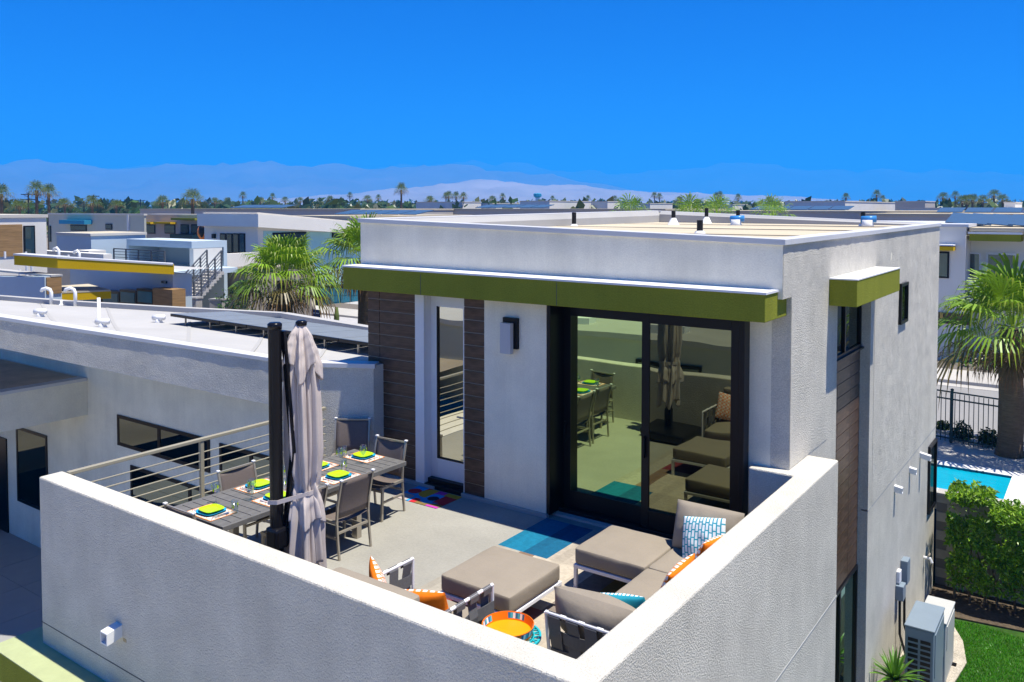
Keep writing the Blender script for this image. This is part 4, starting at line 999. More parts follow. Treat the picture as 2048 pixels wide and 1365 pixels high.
# 6 0 and the no diving mark on the coping
def text(s_, loc, size, m, rot=(0,0,0), parent=None, name='lettering', ext_=.002):
    cu = bpy.data.curves.new(name, 'FONT'); cu.body = s_; cu.size = size; cu.extrude = ext_; cu.align_x = 'CENTER'; cu.align_y = 'CENTER'
    o = bpy.data.objects.new(name, cu); sc.collection.objects.link(o); dg = bpy.context.evaluated_depsgraph_get(); me = bpy.data.meshes.new_from_object(o.evaluated_get(dg))
    bpy.data.objects.remove(o); me.materials.clear(); me.materials.append(m); q = bpy.data.objects.new(name, me); sc.collection.objects.link(q); q.rotation_euler = rot
    if parent is not None: q.parent = parent; q.location = Vector(loc)-LOC[root_of(parent).name]
    else: q.location = loc
    return q
text('6  0', (3.55,PY1-.024,GZ+.10), .12, BLACK, (R(90),0,0), pl)
text('6 0', (3.5,PY1+.18,cz_+.003), .12, BLACK, (0,0,0), pl)
# metal fence
fn_ = thing('pool_fence', 'dark green metal picket fence between the pool and the street', 'fence', (4,15.4,GZ))
FG = mat('dark_green_fence_paint', (.02,.045,.05), .4)
F0 = Vector((1.2,15.95,GZ+.05)); F1 = Vector((9.5,14.35,GZ+.05)); FD = (F1-F0); FLn = FD.length; FDn = FD.normalized()
for h in (.12,1.17,1.36): put(MB().bar(F0+Vector((0,0,h)),F1+Vector((0,0,h)),.035,.035), 'rail', FG, fn_)
pk = MB().box(-.009,.009,-.009,.009,0,1.30).mesh('picket', FG)
k = 0
while k*.115 < FLn:
    o = put(pk, 'picket', FG, fn_); o.location = F0+FDn*(k*.115)+Vector((0,0,.03))-LOC[fn_.name]; k += 1
for d_ in (1.42,3.70,5.98):
    p_ = F0+FDn*d_; ps = put(MB().box(p_.x-.032,p_.x+.032,p_.y-.032,p_.y+.032,GZ,GZ+1.46), 'post', FG, fn_)
    put(MB().lathe([(.045,0),(.045,.03),(.01,.05)], (p_.x,p_.y,GZ+1.46), 10), 'post_cap', FG, ps)
def bush(loc, rx, rz, label, cols, n, seed, size=.07, name='shrub', cat='shrub', group=None):
    t = thing(name, label, cat, loc, 0, group)
    def fn():
        d = Vector((random.gauss(0,1),random.gauss(0,1),abs(random.gauss(0,1))*.9+.1)).normalized(); r_ = random.random()**.35*(1+.35*noise.noise(d*2.2+Vector((seed,0,0))))
        return Vector((d.x*rx*r_,d.y*rx*r_,d.z*rz*r_+.08)), d
    m, c = leaf_cloud(n, fn, size, cols, seed); put(m, 'foliage', LEAFM, t, cols=c, local=True)
    put(MB().tube([(0,0,0),(0.02,0,rz*.6)], [.03,.01], 6), 'stem', BARK, t, local=True); return t
for (u,v,s_,lab) in ((1922,885,.42,'low shrub at the fence foot nearest the house corner'),(1975,897,.38,'low dark shrub at the fence foot beside the palm trunk'),(1882,868,.25,'small shrub peeking past the house corner at the fence')):
    P = at(u,v,z=GZ+.02); P = Vector((P.x,P.y+.15,GZ+.02)); bush(P, s_*.75, s_*1.1, lab, [(.03,.07,.015),(.05,.11,.02),(.02,.04,.012)], 420, int(u), .06)
# ================================================================ palms
def frond(m, cols, base, az, el, Lp, Lb, nb, droop, col, seed):
    rnd = random.Random(seed)
    d = Vector((math.cos(az)*math.cos(el), math.sin(az)*math.cos(el), math.sin(el))); sd = Vector((-math.sin(az), math.cos(az), 0)); up = sd.cross(d)*-1
    if up.z < 0: up = -up
    sag = Lp*.22*math.cos(el)
    tip = base+d*Lp-Vector((0,0,sag))
    w_ = .025
    mid = base+d*Lp*.5-Vector((0,0,sag*.3))
    k = len(m.f); m.add([base-sd*w_,base+sd*w_,mid+sd*w_*.8,mid-sd*w_*.8,tip+sd*w_*.6,tip-sd*w_*.6], [(0,1,2,3),(3,2,4,5)])
    cols += [(col[0]*1.3,col[1]*1.15,col[2]*1.2)]*2
    dd = (tip-mid).normalized()
    for b in range(nb):
        a = R(-118+236*b/(nb-1))+rnd.uniform(-.04,.04); L = Lb*(.72+.28*math.cos(a*.8))*rnd.uniform(.88,1.08)
        dirv = (dd*math.cos(a)+sd*math.sin(a)).normalized()
        fold = up*(.10*abs(math.sin(a)))
        nrm = up; side = dirv.cross(nrm).normalized()
        p0 = tip; p1 = tip+(dirv+fold)*L*.55; p2 = tip+(dirv+fold)*L*.85-Vector((0,0,L*droop*.30)); p3 = tip+dirv*L*.98-Vector((0,0,L*droop*rnd.uniform(.55,1.0)))
        ww = L*.030
        m.add([p0,p1-side*ww+nrm*ww*.6,p1+side*ww+nrm*ww*.6,p2-side*ww*.62,p2+side*ww*.62,p3], [(0,2,1),(1,2,4,3),(3,4,5)])
        g = rnd.uniform(.78,1.2); c0 = tuple(v*g for v in col); cols += [c0,c0,(c0[0]*1.5,c0[1]*1.1,c0[2]*1.2)]  # yellow-lit blade tips put into the frond colour
def palm(name, label, loc, H, r0, r1, nf, Lp, Lb, nb, seed, skirt=18, group=None, green=(.19,.33,.02), cat='palm'):
    t = thing(name, label, cat, loc, 0, group); rnd = random.Random(seed); m = MB(); cols = []
    top = Vector((rnd.uniform(-.1,.1)*r0*3,0,H))
    pts = [Vector((0,0,-.1)).lerp(top, k/10)+Vector((.05*math.sin(k*.9+seed)*r0,0,0)) for k in range(11)]
    rs = [r0*1.25]+[r0+(r1-r0)*k/10 for k in range(1,11)]; rs[-1] = r1*1.2
    put(MB().tube(pts, rs, 14), 'trunk', BARK, t, local=True, smooth=True)
    for k in range(nf):
        f_ = k/(nf-1); el = R(84-98*f_**1.1)+rnd.uniform(-.1,.1); az = k*2.3999+rnd.uniform(-.25,.25)
        g = rnd.uniform(.8,1.2); col = tuple(v*g for v in green)
        if f_ > .86: col = (.14,.11,.03)
        frond(m, cols, top+Vector((math.cos(az),math.sin(az),0))*r1*.5+Vector((0,0,.15*(1-f_))), az, el, Lp*rnd.uniform(.8,1.1)*(.75+.3*f_), Lb*rnd.uniform(.88,1.08), nb, .38+.45*f_, col, rnd.random())
    put(m, 'crown', PALML, t, local=True, cols=cols)
    if skirt:
        ms = MB(); cs = []
        for k in range(skirt):
            az = k*2.4+rnd.uniform(-.3,.3); frond(ms, cs, top+Vector((math.cos(az),math.sin(az),-.15))*r1*.9, az, R(-62+rnd.uniform(-12,16)), Lp*.55, Lb*.6, max(6,nb//2), .5, (.13*rnd.uniform(.7,1.2),.085,.035), rnd.random())
        put(ms, 'dead_fronds', PALML, t, local=True, cols=cs)
    return t
P = at(2020,915,z=GZ)
palm('fan_palm', 'big fan palm with a thick trunk growing by the pool fence', (P.x,P.y,GZ), 3.25, .30, .27, 36, 1.15, 1.1, 28, 11)
def palm_at(u, v_crown, d, Lf, lab, seed, nf=38, nb=24, r=.30, group=None, zg=GZ, **k):
    C = at(u, v_crown, d=d); return palm('fan_palm', lab, (C.x,C.y,zg), C.z-zg, r, r*.85, nf, Lf*.56, Lf*.52, nb, seed, group=group, **k)
palm_at(572, 562, 27, 1.85, 'large fan palm with drooping green fronds in front of the teal house', 21, nf=46, nb=26, r=.26)
palm_at(730, 522, 30, 1.95, 'fan palm partly hidden behind the left corner of the terrace house', 33, nf=32, nb=24)
# ================================================================ neighbouring houses
def bg_house(name, label, cu, d, lu, ru, vt, zg=GZ, wm=BGWHITE, wx=None, slope_l=0, slope_r=0, rm=BGROOF, depth=None, cap=True):
    """box house: corner at column cu and depth d; its -y face runs to column lu, its +x face to column ru; slope = change of roof height at the far ends"""
    C = at(cu, 417, d=d); x0 = C.x-abs(ext(C,(-1,0,0),lu)); y1 = C.y+(abs(ext(C,(0,1,0),ru)) if ru else depth or 8)
    zt = at(cu, vt, d=d).z
    t = thing(name, label, 'house', ((x0+C.x)/2,(C.y+y1)/2,zg))
    if wx is None or wx is wm:
        put(MB().prism([(x0,C.y),(C.x,C.y),(C.x,y1),(x0,y1)], zg, [zt+slope_l,zt,zt+slope_r,zt+slope_l+slope_r]), 'wall', wm, t)
    else:
        put(MB().prism([(x0,C.y),(C.x-.02,C.y),(C.x-.02,y1),(x0,y1)], zg, [zt+slope_l,zt,zt+slope_r,zt+slope_l+slope_r]), 'wall', wm, t)
        put(MB().prism([(C.x-.019,C.y+.01),(C.x,C.y+.01),(C.x,y1-.01),(C.x-.019,y1-.01)], zg, [zt,zt,zt+slope_r,zt+slope_r]), 'side_wall', wx, t)
    e = .06
    if cap: put(MB().prism([(x0-e,C.y-e),(C.x+e,C.y-e),(C.x+e,y1+e),(x0-e,y1+e)], [zt+slope_l-.02,zt-.02,zt+slope_r-.02,zt+slope_l+slope_r-.02], [zt+slope_l+.12,zt+.12,zt+slope_r+.12,zt+slope_l+slope_r+.12]), 'roof', rm, t)
    return t, (x0, C.x, C.y, y1, zt)
def rect_on(t, face, plane, u0, v0, u1, v1, name, m, out=.05, frame=None, back=.05, ch=True):
    """a rectangle seen between two pixel corners on a wall plane, as a shallow box"""
    if face == 'y':
        a, b = at(u0,v0,y=plane), at(u1,v1,y=plane); x0,x1 = sorted((a.x,b.x)); z0,z1 = sorted((a.z,b.z))
        if frame:
            f_ = min(.09,(x1-x0)*.12); o = put(MB().box(x0,x1,plane-out,plane+back,z0,z1), name, frame, t)
            put(MB().box(x0+f_,x1-f_,plane-out-.012,plane-out+.01,z0+f_,z1-f_), 'pane', m, o); return o
        return put(MB().box(x0,x1,plane-out,plane+back,z0,z1), name, m, t)
    a, b = at(u0,v0,x=plane), at(u1,v1,x=plane); y0,y1 = sorted((a.y,b.y)); z0,z1 = sorted((a.z,b.z))
    if frame:
        f_ = min(.09,(y1-y0)*.12); o = put(MB().box(plane-back,plane+out,y0,y1,z0,z1), name, frame, t)
        put(MB().box(plane+out-.01,plane+out+.012,y0+f_,y1-f_,z0+f_,z1-f_), 'pane', m, o); return o
    return put(MB().box(plane-back,plane+out,y0,y1,z0,z1), name, m, t)
# A: white house with tan wood siding
hA,(x0,x1,y0,y1,zt) = bg_house('white_house', 'white house with tan wood siding and a tall teal window', -200, 33, -420, 92, 437)
rect_on(hA,'x',x1,-150,452,45,512,'siding',WOODTILE,.04)
rect_on(hA,'x',x1,46,452,70,510,'window',BGGL,.06,BLACK)
# B: long grey green house behind
hB,(x0,x1,y0,y1,zt) = bg_house('grey_house', 'long grey green house with a teal window awning', 288, 66, 97, 292, 431, wm=BGGREY)
rect_on(hB,'y',y0,134,440,185,449,'awning',TEALP,.7)
rect_on(hB,'y',y0,142,450,174,463,'window',BGGL,.06,BLACK)
rect_on(hB,'y',y0,212,448,225,460,'window',BGGL,.06,BLACK)
rect_on(hB,'y',y0,256,431,260,462,'downpipe',COPING,.12)
rect_on(hB,'y',y0,98,452,103,484,'window',BGGL,.06,BLACK)
# C: tan house
hC,(x0,x1,y0,y1,zt) = bg_house('tan_house', 'tan house with small mustard awnings over its windows', 410, 72, 288, 440, 432, wm=BGTAN)
for (a,b) in ((289,313),(319,353)): rect_on(hC,'y',y0,a,444,b,448.5,'awning',YELLOW,.6)
for (a,b) in ((291,311),(330,351),(362,378),(383,402)): rect_on(hC,'y',y0,a,449,b,468,'window',BGGL,.06,BLACK)
rect_on(hC,'y',y0,360,436,408,441,'awning',GREEN,.9)
rect_on(hC,'y',y0,358,468,404,480,'balcony_glass',BGGL,.9,None)
ky = thing('kayak', 'orange kayak stood on end on the balcony of the tan house', 'kayak', at(407,481,d=60))
K0 = at(407,481,d=60); K1 = at(405,449,d=60)
put(MB().tube([K0.lerp(K1,k/10) for k in range(11)], [.05+.36*math.sin(math.pi*(k+.3)/10.6)**.7 for k in range(11)], 12), 'hull', mat('orange_plastic',(.62,.17,.01),.4), ky, smooth=True)
Km = K0.lerp(K1,.62); put(MB().lathe([(.05,-.5),(.20,-.2),(.20,.2),(.05,.5)], Km+Vector((.22,-.25,0)), 12), 'cockpit', BLACK, ky)
# D: pale blue block
hD,(x0,x1,y0,y1,zt) = bg_house('blue_house', 'pale blue flat roofed house block behind the yellow fascia', 181, 46, 112, 290, 472, wm=BGBLUE, rm=BGROOF)
put(MB().prism([(x0+.3,y0+.3),(x1-.3,y0+.3),(x1-.3,y1-.3),(x0+.3,y1-.3)], zt+.12, zt+.125), 'roof_membrane', ROOFM, hD)
ch_ = at(178,520,d=43); 
put(MB().box(ch_.x-.8,ch_.x+.55,ch_.y-.3,ch_.y+.6,GZ,at(178,501,d=43).z), 'roof_box', BGWHITE, hD)
# E: porch with stairs and railing
C = at(372, 417, d=43); xE = C.x-abs(ext(C,(-1,0,0),252)); zE1 = at(372,483,d=43).z; zE0 = at(372,497,d=43).z; zF = at(372,537,d=43).z
pE = thing('porch', 'pale blue covered porch with a dark railing and outside stairs', 'porch', (C.x,C.y+2,GZ))
yb = C.y+1.9
put(MB().box(xE,C.x+.45,C.y,yb,zE0,zE1), 'roof_slab', BGBLUE, pE)
put(MB().box(xE-.2,xE+.05,C.y+.1,yb,zF,zE0+.01), 'side_wall', BGBLUE, pE)
put(MB().box(C.x+.1,C.x+.44,C.y+.1,yb-.1,zF,zE0+.01), 'side_wall', BGWHITE, pE)
put(MB().box(xE,C.x+.45,yb,yb+.2,GZ,zE1-.01), 'back_wall', BGBLUE, pE)
put(MB().box(xE-.3,C.x+1.6,C.y-2.2,yb,zF-.25,zF), 'deck', BGBLUE, pE)
DR = mat('dark_grey_rail',(.08,.09,.10),.5)
def bg_rail(parent, a, b, h, nbar, npost):
    a, b = Vector(a), Vector(b)
    for k in range(npost+1):
        p_ = a.lerp(b,k/npost); put(MB().box(p_.x-.03,p_.x+.03,p_.y-.03,p_.y+.03,p_.z,p_.z+h), 'post', DR, parent)
    for k in range(nbar): put(MB().bar(a+Vector((0,0,h-k*h/nbar)), b+Vector((0,0,h-k*h/nbar)), .05 if k == 0 else .025, .05 if k == 0 else .025), 'rail', DR, parent)
e0 = Vector((C.x-3.2,C.y-2.1,zF)); e1 = Vector((C.x+1.4,C.y-2.1,zF)); e2 = Vector((C.x+3.1,C.y+2.5,zF))
bg_rail(pE, e0, e1, 1.0, 7, 4)
st0 = at(352,600,d=40); stp = MB()
SA = at(418,541,d=41); SB = at(358,606,d=37.5)
for k in range(12):
    p_ = SA.lerp(SB,k/11); put(MB().box(p_.x-.1,p_.x+1.2,p_.y-.32,p_.y,p_.z-.16,p_.z), 'step', CONC, pE)
bg_rail(pE, SA+Vector((0,-.1,0)), SB, 1.0, 6, 4); bg_rail(pE, SA+Vector((1.15,-.1,0)), SB+Vector((1.15,0,0)), 1.0, 6, 4)
put(MB().box(C.x+1.0,C.x+3.4,C.y-4.2,C.y-2.21,zF-.75,zF-.2), 'landing', BGWHITE, pE)
for dx_ in (1.2,3.0): put(MB().box(C.x+dx_,C.x+dx_+.25,C.y-3.9,C.y-3.6,GZ,zF-.74), 'column', BGGREY, pE)
# F: house with the mustard fascia
dF = 31
P0, P1, P2 = at(28,511,d=30.5), at(115,517,d=30), at(348,531,d=31.5)
hF = thing('yellow_fascia_house', 'pale blue house with a long mustard yellow fascia and glass garage band', 'house', (P1.x,P1.y+3,GZ))
def thick(a,b,h0,h1,dpt,m,name,par):
    n_ = Vector((-(b-a).y,(b-a).x,0)).normalized(); n_ = n_ if n_.y > 0 else -n_
    return put(MB().prism([(a.x,a.y),(b.x,b.y),(b.x+n_.x*dpt,b.y+n_.y*dpt),(a.x+n_.x*dpt,a.y+n_.y*dpt)], [a.z-h0,b.z-h1,b.z-h1,a.z-h0], [a.z,b.z,b.z,a.z]), name, m, par)
thick(P0,P1,.35,.36,.4,YELLOW,'fascia',hF); thick(P1,P2,.36,.35,.4,YELLOW,'fascia',hF)
for a,b in ((P0,P1),(P1,P2)): thick(a+Vector((0,-.03,.06)),b+Vector((0,-.03,.06)),.06,.06,.5,COPING,'coping',hF)
bk_ = Vector((0,1.6,0))
put(MB().add([P0+Vector((0,.35,-.2)),P1+Vector((0,.35,-.2)),P2+Vector((0,.35,-.2)),P2+bk_-Vector((0,0,.2)),P0+bk_-Vector((0,0,.2))], [(0,1,2,3,4)]), 'roof_membrane', ROOFW, hF)
yF = max(P0.y,P1.y,P2.y)+.15
q0, q1 = at(140,540,y=yF), at(346,560,y=yF)
put(MB().prism([(q0.x,yF),(q1.x,yF),(q1.x,yF+.8),(q0.x,yF+.8)], GZ, [P1.z-.32,P2.z-.32,P2.z-.4,P1.z-.4]), 'wall', BGBLUE, hF)
w0 = at(0,530,y=yF+1.5); put(MB().box(w0.x-8,q0.x-.01,yF+1.5,yF+1.9,GZ,P0.z-.35), 'wall', BGWHITE, hF)
for (a,b,c,d_) in ((168,583,205,606),(206,581,240,606),(241,579,274,606),(275,577,309,606)): rect_on(hF,'y',yF-.3,a,c and b,c,d_+6,'garage_panel',GARGL,.04,BLACK,back=.4)
rect_on(hF,'y',yF-.35,310,576,350,625,'wood_column',WOODTILE,.1,back=.45)
sg = rect_on(hF,'y',yF-.02,324,562,334,567.5,'number_plate',BLACK,.04)
sgp = at(329,564.8,y=yF-.065); text('112', (sgp.x,sgp.y-.005,sgp.z), .10, WHITEP, (R(90),0,0), hF, 'number_lettering')
# lower front parts of F
yL = yF-4.0
a_, b_ = at(-60,552,y=yL), at(89,553,y=yL)
yk = yL+abs(ext(Vector((b_.x,yL,b_.z)),(0,1,0),123)); zk = at(89,554,y=yL).z
put(MB().prism([(a_.x,yL),(b_.x,yL),(b_.x,yk),(a_.x,yk)], GZ, [at(0,560,y=yL).z,zk,zk,at(0,560,y=yL).z]), 'front_block', BGBLUE, hF)
put(MB().box(a_.x,b_.x+.05,yL+.2,yk+.02,zk-.02,zk+.05), 'front_roof', ROOFW, hF)
put(MB().box(b_.x+.001,b_.x+.04,yL+.05,yk-.02,zk-.62,zk-.03), 'wood_panel', WOODTILE, hF)
a_ = at(90,589,y=yL+.2); zc_ = a_.z
cp = [at(90,589,z=zc_), at(222,583,z=zc_), at(178,571,z=zc_), at(118,575,z=zc_)]
put(MB().prism([(p.x,p.y) for p in cp], zc_-.27, zc_), 'canopy', YELLOW, hF)
put(MB().prism([(p.x,p.y-.02) for p in cp], zc_+.001, zc_+.06), 'canopy_roof', ROOFM, hF)
for (u,v,h) in ((118,517,.45),(159,520,.4),(137,518,.3),(52,512,.3),(10,509,.25)):
    p_ = at(u,v,d=31.5); p_.z -= .15
    if h > .35: put(MB().tube([p_,p_+Vector((0,0,h)),p_+Vector((-.08,-.04,h+.1)),p_+Vector((-.18,-.08,h+.06)),p_+Vector((-.2,-.1,h-.03))], .05, 8), 'gooseneck_vent', PVENT, hF, smooth=True)
    else: put(MB().lathe([(.04,0),(.04,h)], p_, 8), 'vent_pipe', PVENT, hF)
for (u,v) in ((54,545),(64,543),(40,552)):
    p_ = at(u,v,y=yL+1.2); put(MB().lathe([(.12,-.3),(.05,-.1),(.05,.25)], p_, 10), 'vent_pipe', PVENT, hF)
# G: white house with the teal wall
G = at(515,417,d=50)
zG = at(515,428,d=50).z
hG,(x0,x1,y0,y1,zt) = bg_house('teal_house', 'white two storey house with a pale teal wall, balcony and blue garage door', 515, 50, 408, 735, 429, wm=BGWHITE, slope_r=-.75)
put(MB().prism([(x1-.3,y0+.4),(x1+.015,y0+.4),(x1+.015,y0+9.5),(x1-.3,y0+9.5)], GZ, [zt-1.0]*2+[zt-1.35]*2), 'teal_wall', TEALW, hG)
e = put(MB().prism([(x0,y0-.5),(x1+.7,y0-.5),(x1+.7,y1),(x0,y1)], [zt-.75,zt-.75,zt-1.45,zt-1.45], [zt+.02,zt+.02,zt-.70,zt-.70]), 'eave', BGWHITE, hG)
for (a,b,c,d_) in ((441,467,453,507),(454,467,466,507),(467,467,479,507),(480,467,491,507)): rect_on(hG,'y',y0,a,b,c,d_,'window',BGGL,.05,BLACK)
rect_on(hG,'y',y0,427,468,432,477,'wall_lamp',BLACK,.15)
rect_on(hG,'x',x1+.02,545,466,612,492,'window',BGGL,.05,BLACK)
rect_on(hG,'x',x1+.0,663,461,683,476,'window',BGGL,.05,BLACK)
bcp = at(422,509,d=46); bc2 = at(497,505,d=46)
put(MB().box(bcp.x,bc2.x,bcp.y-.3,bcp.y+.0,at(460,533,d=46).z,at(460,506,d=46).z), 'balcony_wall', BGWHITE, hG)
put(MB().box(bc2.x-.3,bc2.x,bcp.y,y0+.5,at(460,533,d=46).z,at(460,506,d=46).z), 'balcony_wall', BGWHITE, hG)
put(MB().box(bcp.x+.2,bc2.x+1.5,bcp.y+.01,y0+.5,GZ,at(460,534,d=46).z), 'ground_floor', mat('brown_grey_stucco',(.27,.235,.19),.9,var=.15,vscale=1,stretch=(3,3,.4)), hG)
rect_on(hG,'y',bcp.y+.01,460,574,481,590,'window',BGGL,.05,BLACK)
# blue garage door with black bars
for i in range(4):
    for j in range(3):
        a = at(640+i*21,578+j*14,x=x1+.35); b = at(640+i*21+19.5,578+j*14+12.5,x=x1+.35)
        put(MB().box(x1+.30,x1+.35,min(a.y,b.y),max(a.y,b.y),min(a.z,b.z),max(a.z,b.z)), 'garage_pane', GARGL, hG)
a = at(636,574,x=x1+.30); b = at(724,622,x=x1+.30)
put(MB().box(x1,x1+.30,a.y,b.y,GZ,a.z), 'garage_door', BLACK, hG)
sheet('driveway', MB().prism([(x1+.36,a.y-9),(x1+16,a.y-14),(x1+16,b.y+6),(x1+.36,b.y+2)], GZ, GZ+.02), mat('pale_pavers',(.42,.41,.40),.9,var=.2,vscale=3,stretch=(1,3,1)))
sp_ = at(632,633,d=30); tb = thing('yard_sign', 'small dark blue yard sign near the driveway', 'sign', (sp_.x,sp_.y,GZ))
put(MB().box(sp_.x-.22,sp_.x+.22,sp_.y-.01,sp_.y+.01,sp_.z-.05,sp_.z+.24), 'board', mat('navy_sign',(.01,.04,.13),.5), tb)
put(MB().box(sp_.x-.17,sp_.x+.17,sp_.y-.013,sp_.y-.0101,sp_.z+.10,sp_.z+.13).mesh('stripe',WHITEP), 'stripe', WHITEP, tb).location = -LOC[tb.name]
put(MB().box(sp_.x-.02,sp_.x+.02,sp_.y+.011,sp_.y+.04,GZ,sp_.z), 'stake', DARKPIPE, tb)
ct = at(673,640,d=28); cc_ = thing('cactus', 'slim columnar cactus beside the driveway', 'cactus', (ct.x,ct.y,GZ))
put(MB().tube([(ct.x,ct.y,GZ),(ct.x,ct.y,ct.z+.1),(ct.x+.01,ct.y,at(673,615,d=28).z)], [.09,.09,.05], 9), 'stem', mat('cactus_green',(.09,.13,.03),.8), cc_, smooth=True)
put(MB().tube([(ct.x+.08,ct.y,ct.z-.6),(ct.x+.2,ct.y,ct.z-.5),(ct.x+.22,ct.y,ct.z-.1)], [.05,.05,.04], 8), 'arm', mat('cactus_green_arm',(.09,.13,.03),.8), cc_, smooth=True)
b0 = at(470,600,d=36); bush((b0.x,b0.y,GZ), 1.0, at(470,578,d=36).z-GZ, 'light green feathery shrub beside the large palm', [(.06,.15,.02),(.09,.2,.03),(.04,.10,.015)], 1500, 77, .09)
# low block garden walls
for (u0,u1,v,d_,lab) in ((350,392,598,36,'low grey block planter wall below the outside stairs'),(419,444,601,36,'low grey block planter wall left of the feathery shrub')):
    a, b = at(u0,v,d=d_), at(u1,v,d=d_); t = thing('garden_wall', lab, 'wall', (a.x,a.y,GZ))
    put(MB().prism([(a.x,a.y),(b.x,b.y),(b.x,b.y+.3),(a.x,a.y+.3)], GZ, a.z), 'body', BLOCK, t); put(MB().prism([(a.x-.03,a.y-.03),(b.x+.03,b.y-.03),(b.x+.03,b.y+.33),(a.x-.03,a.y+.33)], a.z, a.z+.07), 'cap', CONC, t)
# R: house across the street on the right
yR = RY1+5.2
t = thing('street_house', 'white house across the street with an olive awning and a mustard window hood', 'house', (2,yR+4,GZ))
a = at(1932,455,y=yR); zR1 = a.z
put(MB().box(-14,a.x,yR,yR+9,GZ,zR1), 'wall', BGWHITE, t)
put(MB().box(-14.1,a.x+.1,yR-.08,yR+9,zR1,zR1+.12), 'coping', COPING, t)
yR2 = yR+1.5
put(MB().box(a.x+.001,a.x+14,yR2,yR+9,GZ,zR1-.15), 'wall', BGWHITE, t)
put(MB().box(a.x+.1,a.x+14,yR2-1.3,yR+9,zR1-.16,zR1-.02), 'roof', ROOFM, t)
put(MB().box(a.x+.1,at(2042,470,y=yR+.2).x,yR+.2,yR2,at(1935,482,y=yR+.2).z,at(1935,468,y=yR+.2).z), 'awning', GREEN, t)
put(MB().box(a.x+.05,at(2042,470,y=yR+.2).x+.05,yR+.1,yR2,at(1935,468,y=yR+.2).z,at(1935,464,y=yR+.2).z), 'awning_flashing', WHITEP, t)
rect_on(t,'y',yR,1868,503,1898,557,'window',DARKGL,.05,BLACK)
rect_on(t,'y',yR,1868,492,1911,501,'window_hood',YELLOW,.6)
rect_on(t,'y',yR,1868,488,1912,491.5,'window_hood_cap',WHITEP,.65)
for (u0,u1) in ((1934,1961),(1972,2030)): rect_on(t,'y',yR2,u0,505,u1,560,'window',DARKGL,.05,WHITEP)
put(MB().box(a.x+.1,a.x+12,yR+.1,yR+.25,at(1940,612,y=yR).z,at(1940,563,y=yR).z), 'balcony_wall', BGWHITE, t)
rect_on(t,'y',yR,1840,622,1940,651,'tile_band',TILE,.06)
rect_on(t,'y',yR,1881,625,1886,636,'wall_lamp',mat('brass_lamp',(.55,.36,.10),.4),.12)
for k in range(4):
    s0 = at(1890+k*42,444+k*1.5,y=yR+2.5); n_ = put(MB().add([s0,s0+Vector((.95,-.1,-.08)),s0+Vector((.95,2.2,.32)),s0+Vector((0,2.3,.40))], [(0,1,2,3)]), 'solar_panel', SOLARB, t); n_.modifiers.new('solid','SOLIDIFY').thickness = .04
random.seed(4)
for (u,v) in ((1902,727),(1933,733),(1971,740),(1990,736)):
    P = at(u,v,z=GZ+.05); agave((P.x,P.y,GZ-.15), 'small grassy tuft in the dark gravel bed across the street', 20, .5, int(u)); 
for o in sc.objects:
    if o.get('label','').startswith('small grassy tuft'): o['group'] = 'grass tufts across the street'
# far flat roofs and houses
far = [ # cu,d,lu,ru,vt, wall, side, label
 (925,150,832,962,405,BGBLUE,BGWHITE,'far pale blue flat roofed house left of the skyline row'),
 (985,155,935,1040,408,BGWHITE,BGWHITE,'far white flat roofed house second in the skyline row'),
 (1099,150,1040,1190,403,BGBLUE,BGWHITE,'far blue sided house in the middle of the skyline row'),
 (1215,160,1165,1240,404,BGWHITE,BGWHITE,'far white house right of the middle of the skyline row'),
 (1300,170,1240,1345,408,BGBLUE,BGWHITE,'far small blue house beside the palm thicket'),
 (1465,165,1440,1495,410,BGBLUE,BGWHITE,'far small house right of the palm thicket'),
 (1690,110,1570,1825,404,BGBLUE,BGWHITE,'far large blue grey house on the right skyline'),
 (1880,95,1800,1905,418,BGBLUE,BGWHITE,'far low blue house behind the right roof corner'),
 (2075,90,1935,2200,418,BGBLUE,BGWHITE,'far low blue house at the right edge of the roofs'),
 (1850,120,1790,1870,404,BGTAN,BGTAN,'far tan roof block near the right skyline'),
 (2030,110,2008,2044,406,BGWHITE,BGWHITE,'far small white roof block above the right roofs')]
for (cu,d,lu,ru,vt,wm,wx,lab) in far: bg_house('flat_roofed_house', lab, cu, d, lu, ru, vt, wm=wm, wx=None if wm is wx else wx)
roofs = [(720,75,280,1000,421,'long low beige roof behind the teal house'),(1330,72,740,1500,421,'long low beige roof behind the terrace house'),(1900,64,1290,2100,426,'long low beige roof behind the right corner'),(2150,52,1720,2400,433,'long low cream roof near the street house'),(700,60,560,760,436,'low cream roof with solar panels behind the palm')]
for (cu,d,lu,ru,vt,lab) in roofs:
    t,(x0,x1,y0,y1,zt) = bg_house('low_roofed_house', lab, cu, d, lu, None, vt, wm=BGTAN, depth=14, rm=ROOFM)
    put(MB().box(x0+.5,x1-.5,y0+.5,y0+13,zt+.12,zt+.13), 'roof_membrane', ROOFM, t)
    random.seed(cu)
    for k in range(5):
        xx = x0+(x1-x0)*.35+k*1.75; n_ = put(MB().add([(xx,y0+3,zt+.25),(xx+1.6,y0+3,zt+.25),(xx+1.6,y0+5,zt+.55),(xx,y0+5,zt+.55)], [(0,1,2,3)]), 'solar_panel', SOLARB, t); n_.modifiers.new('solid','SOLIDIFY').thickness = .05
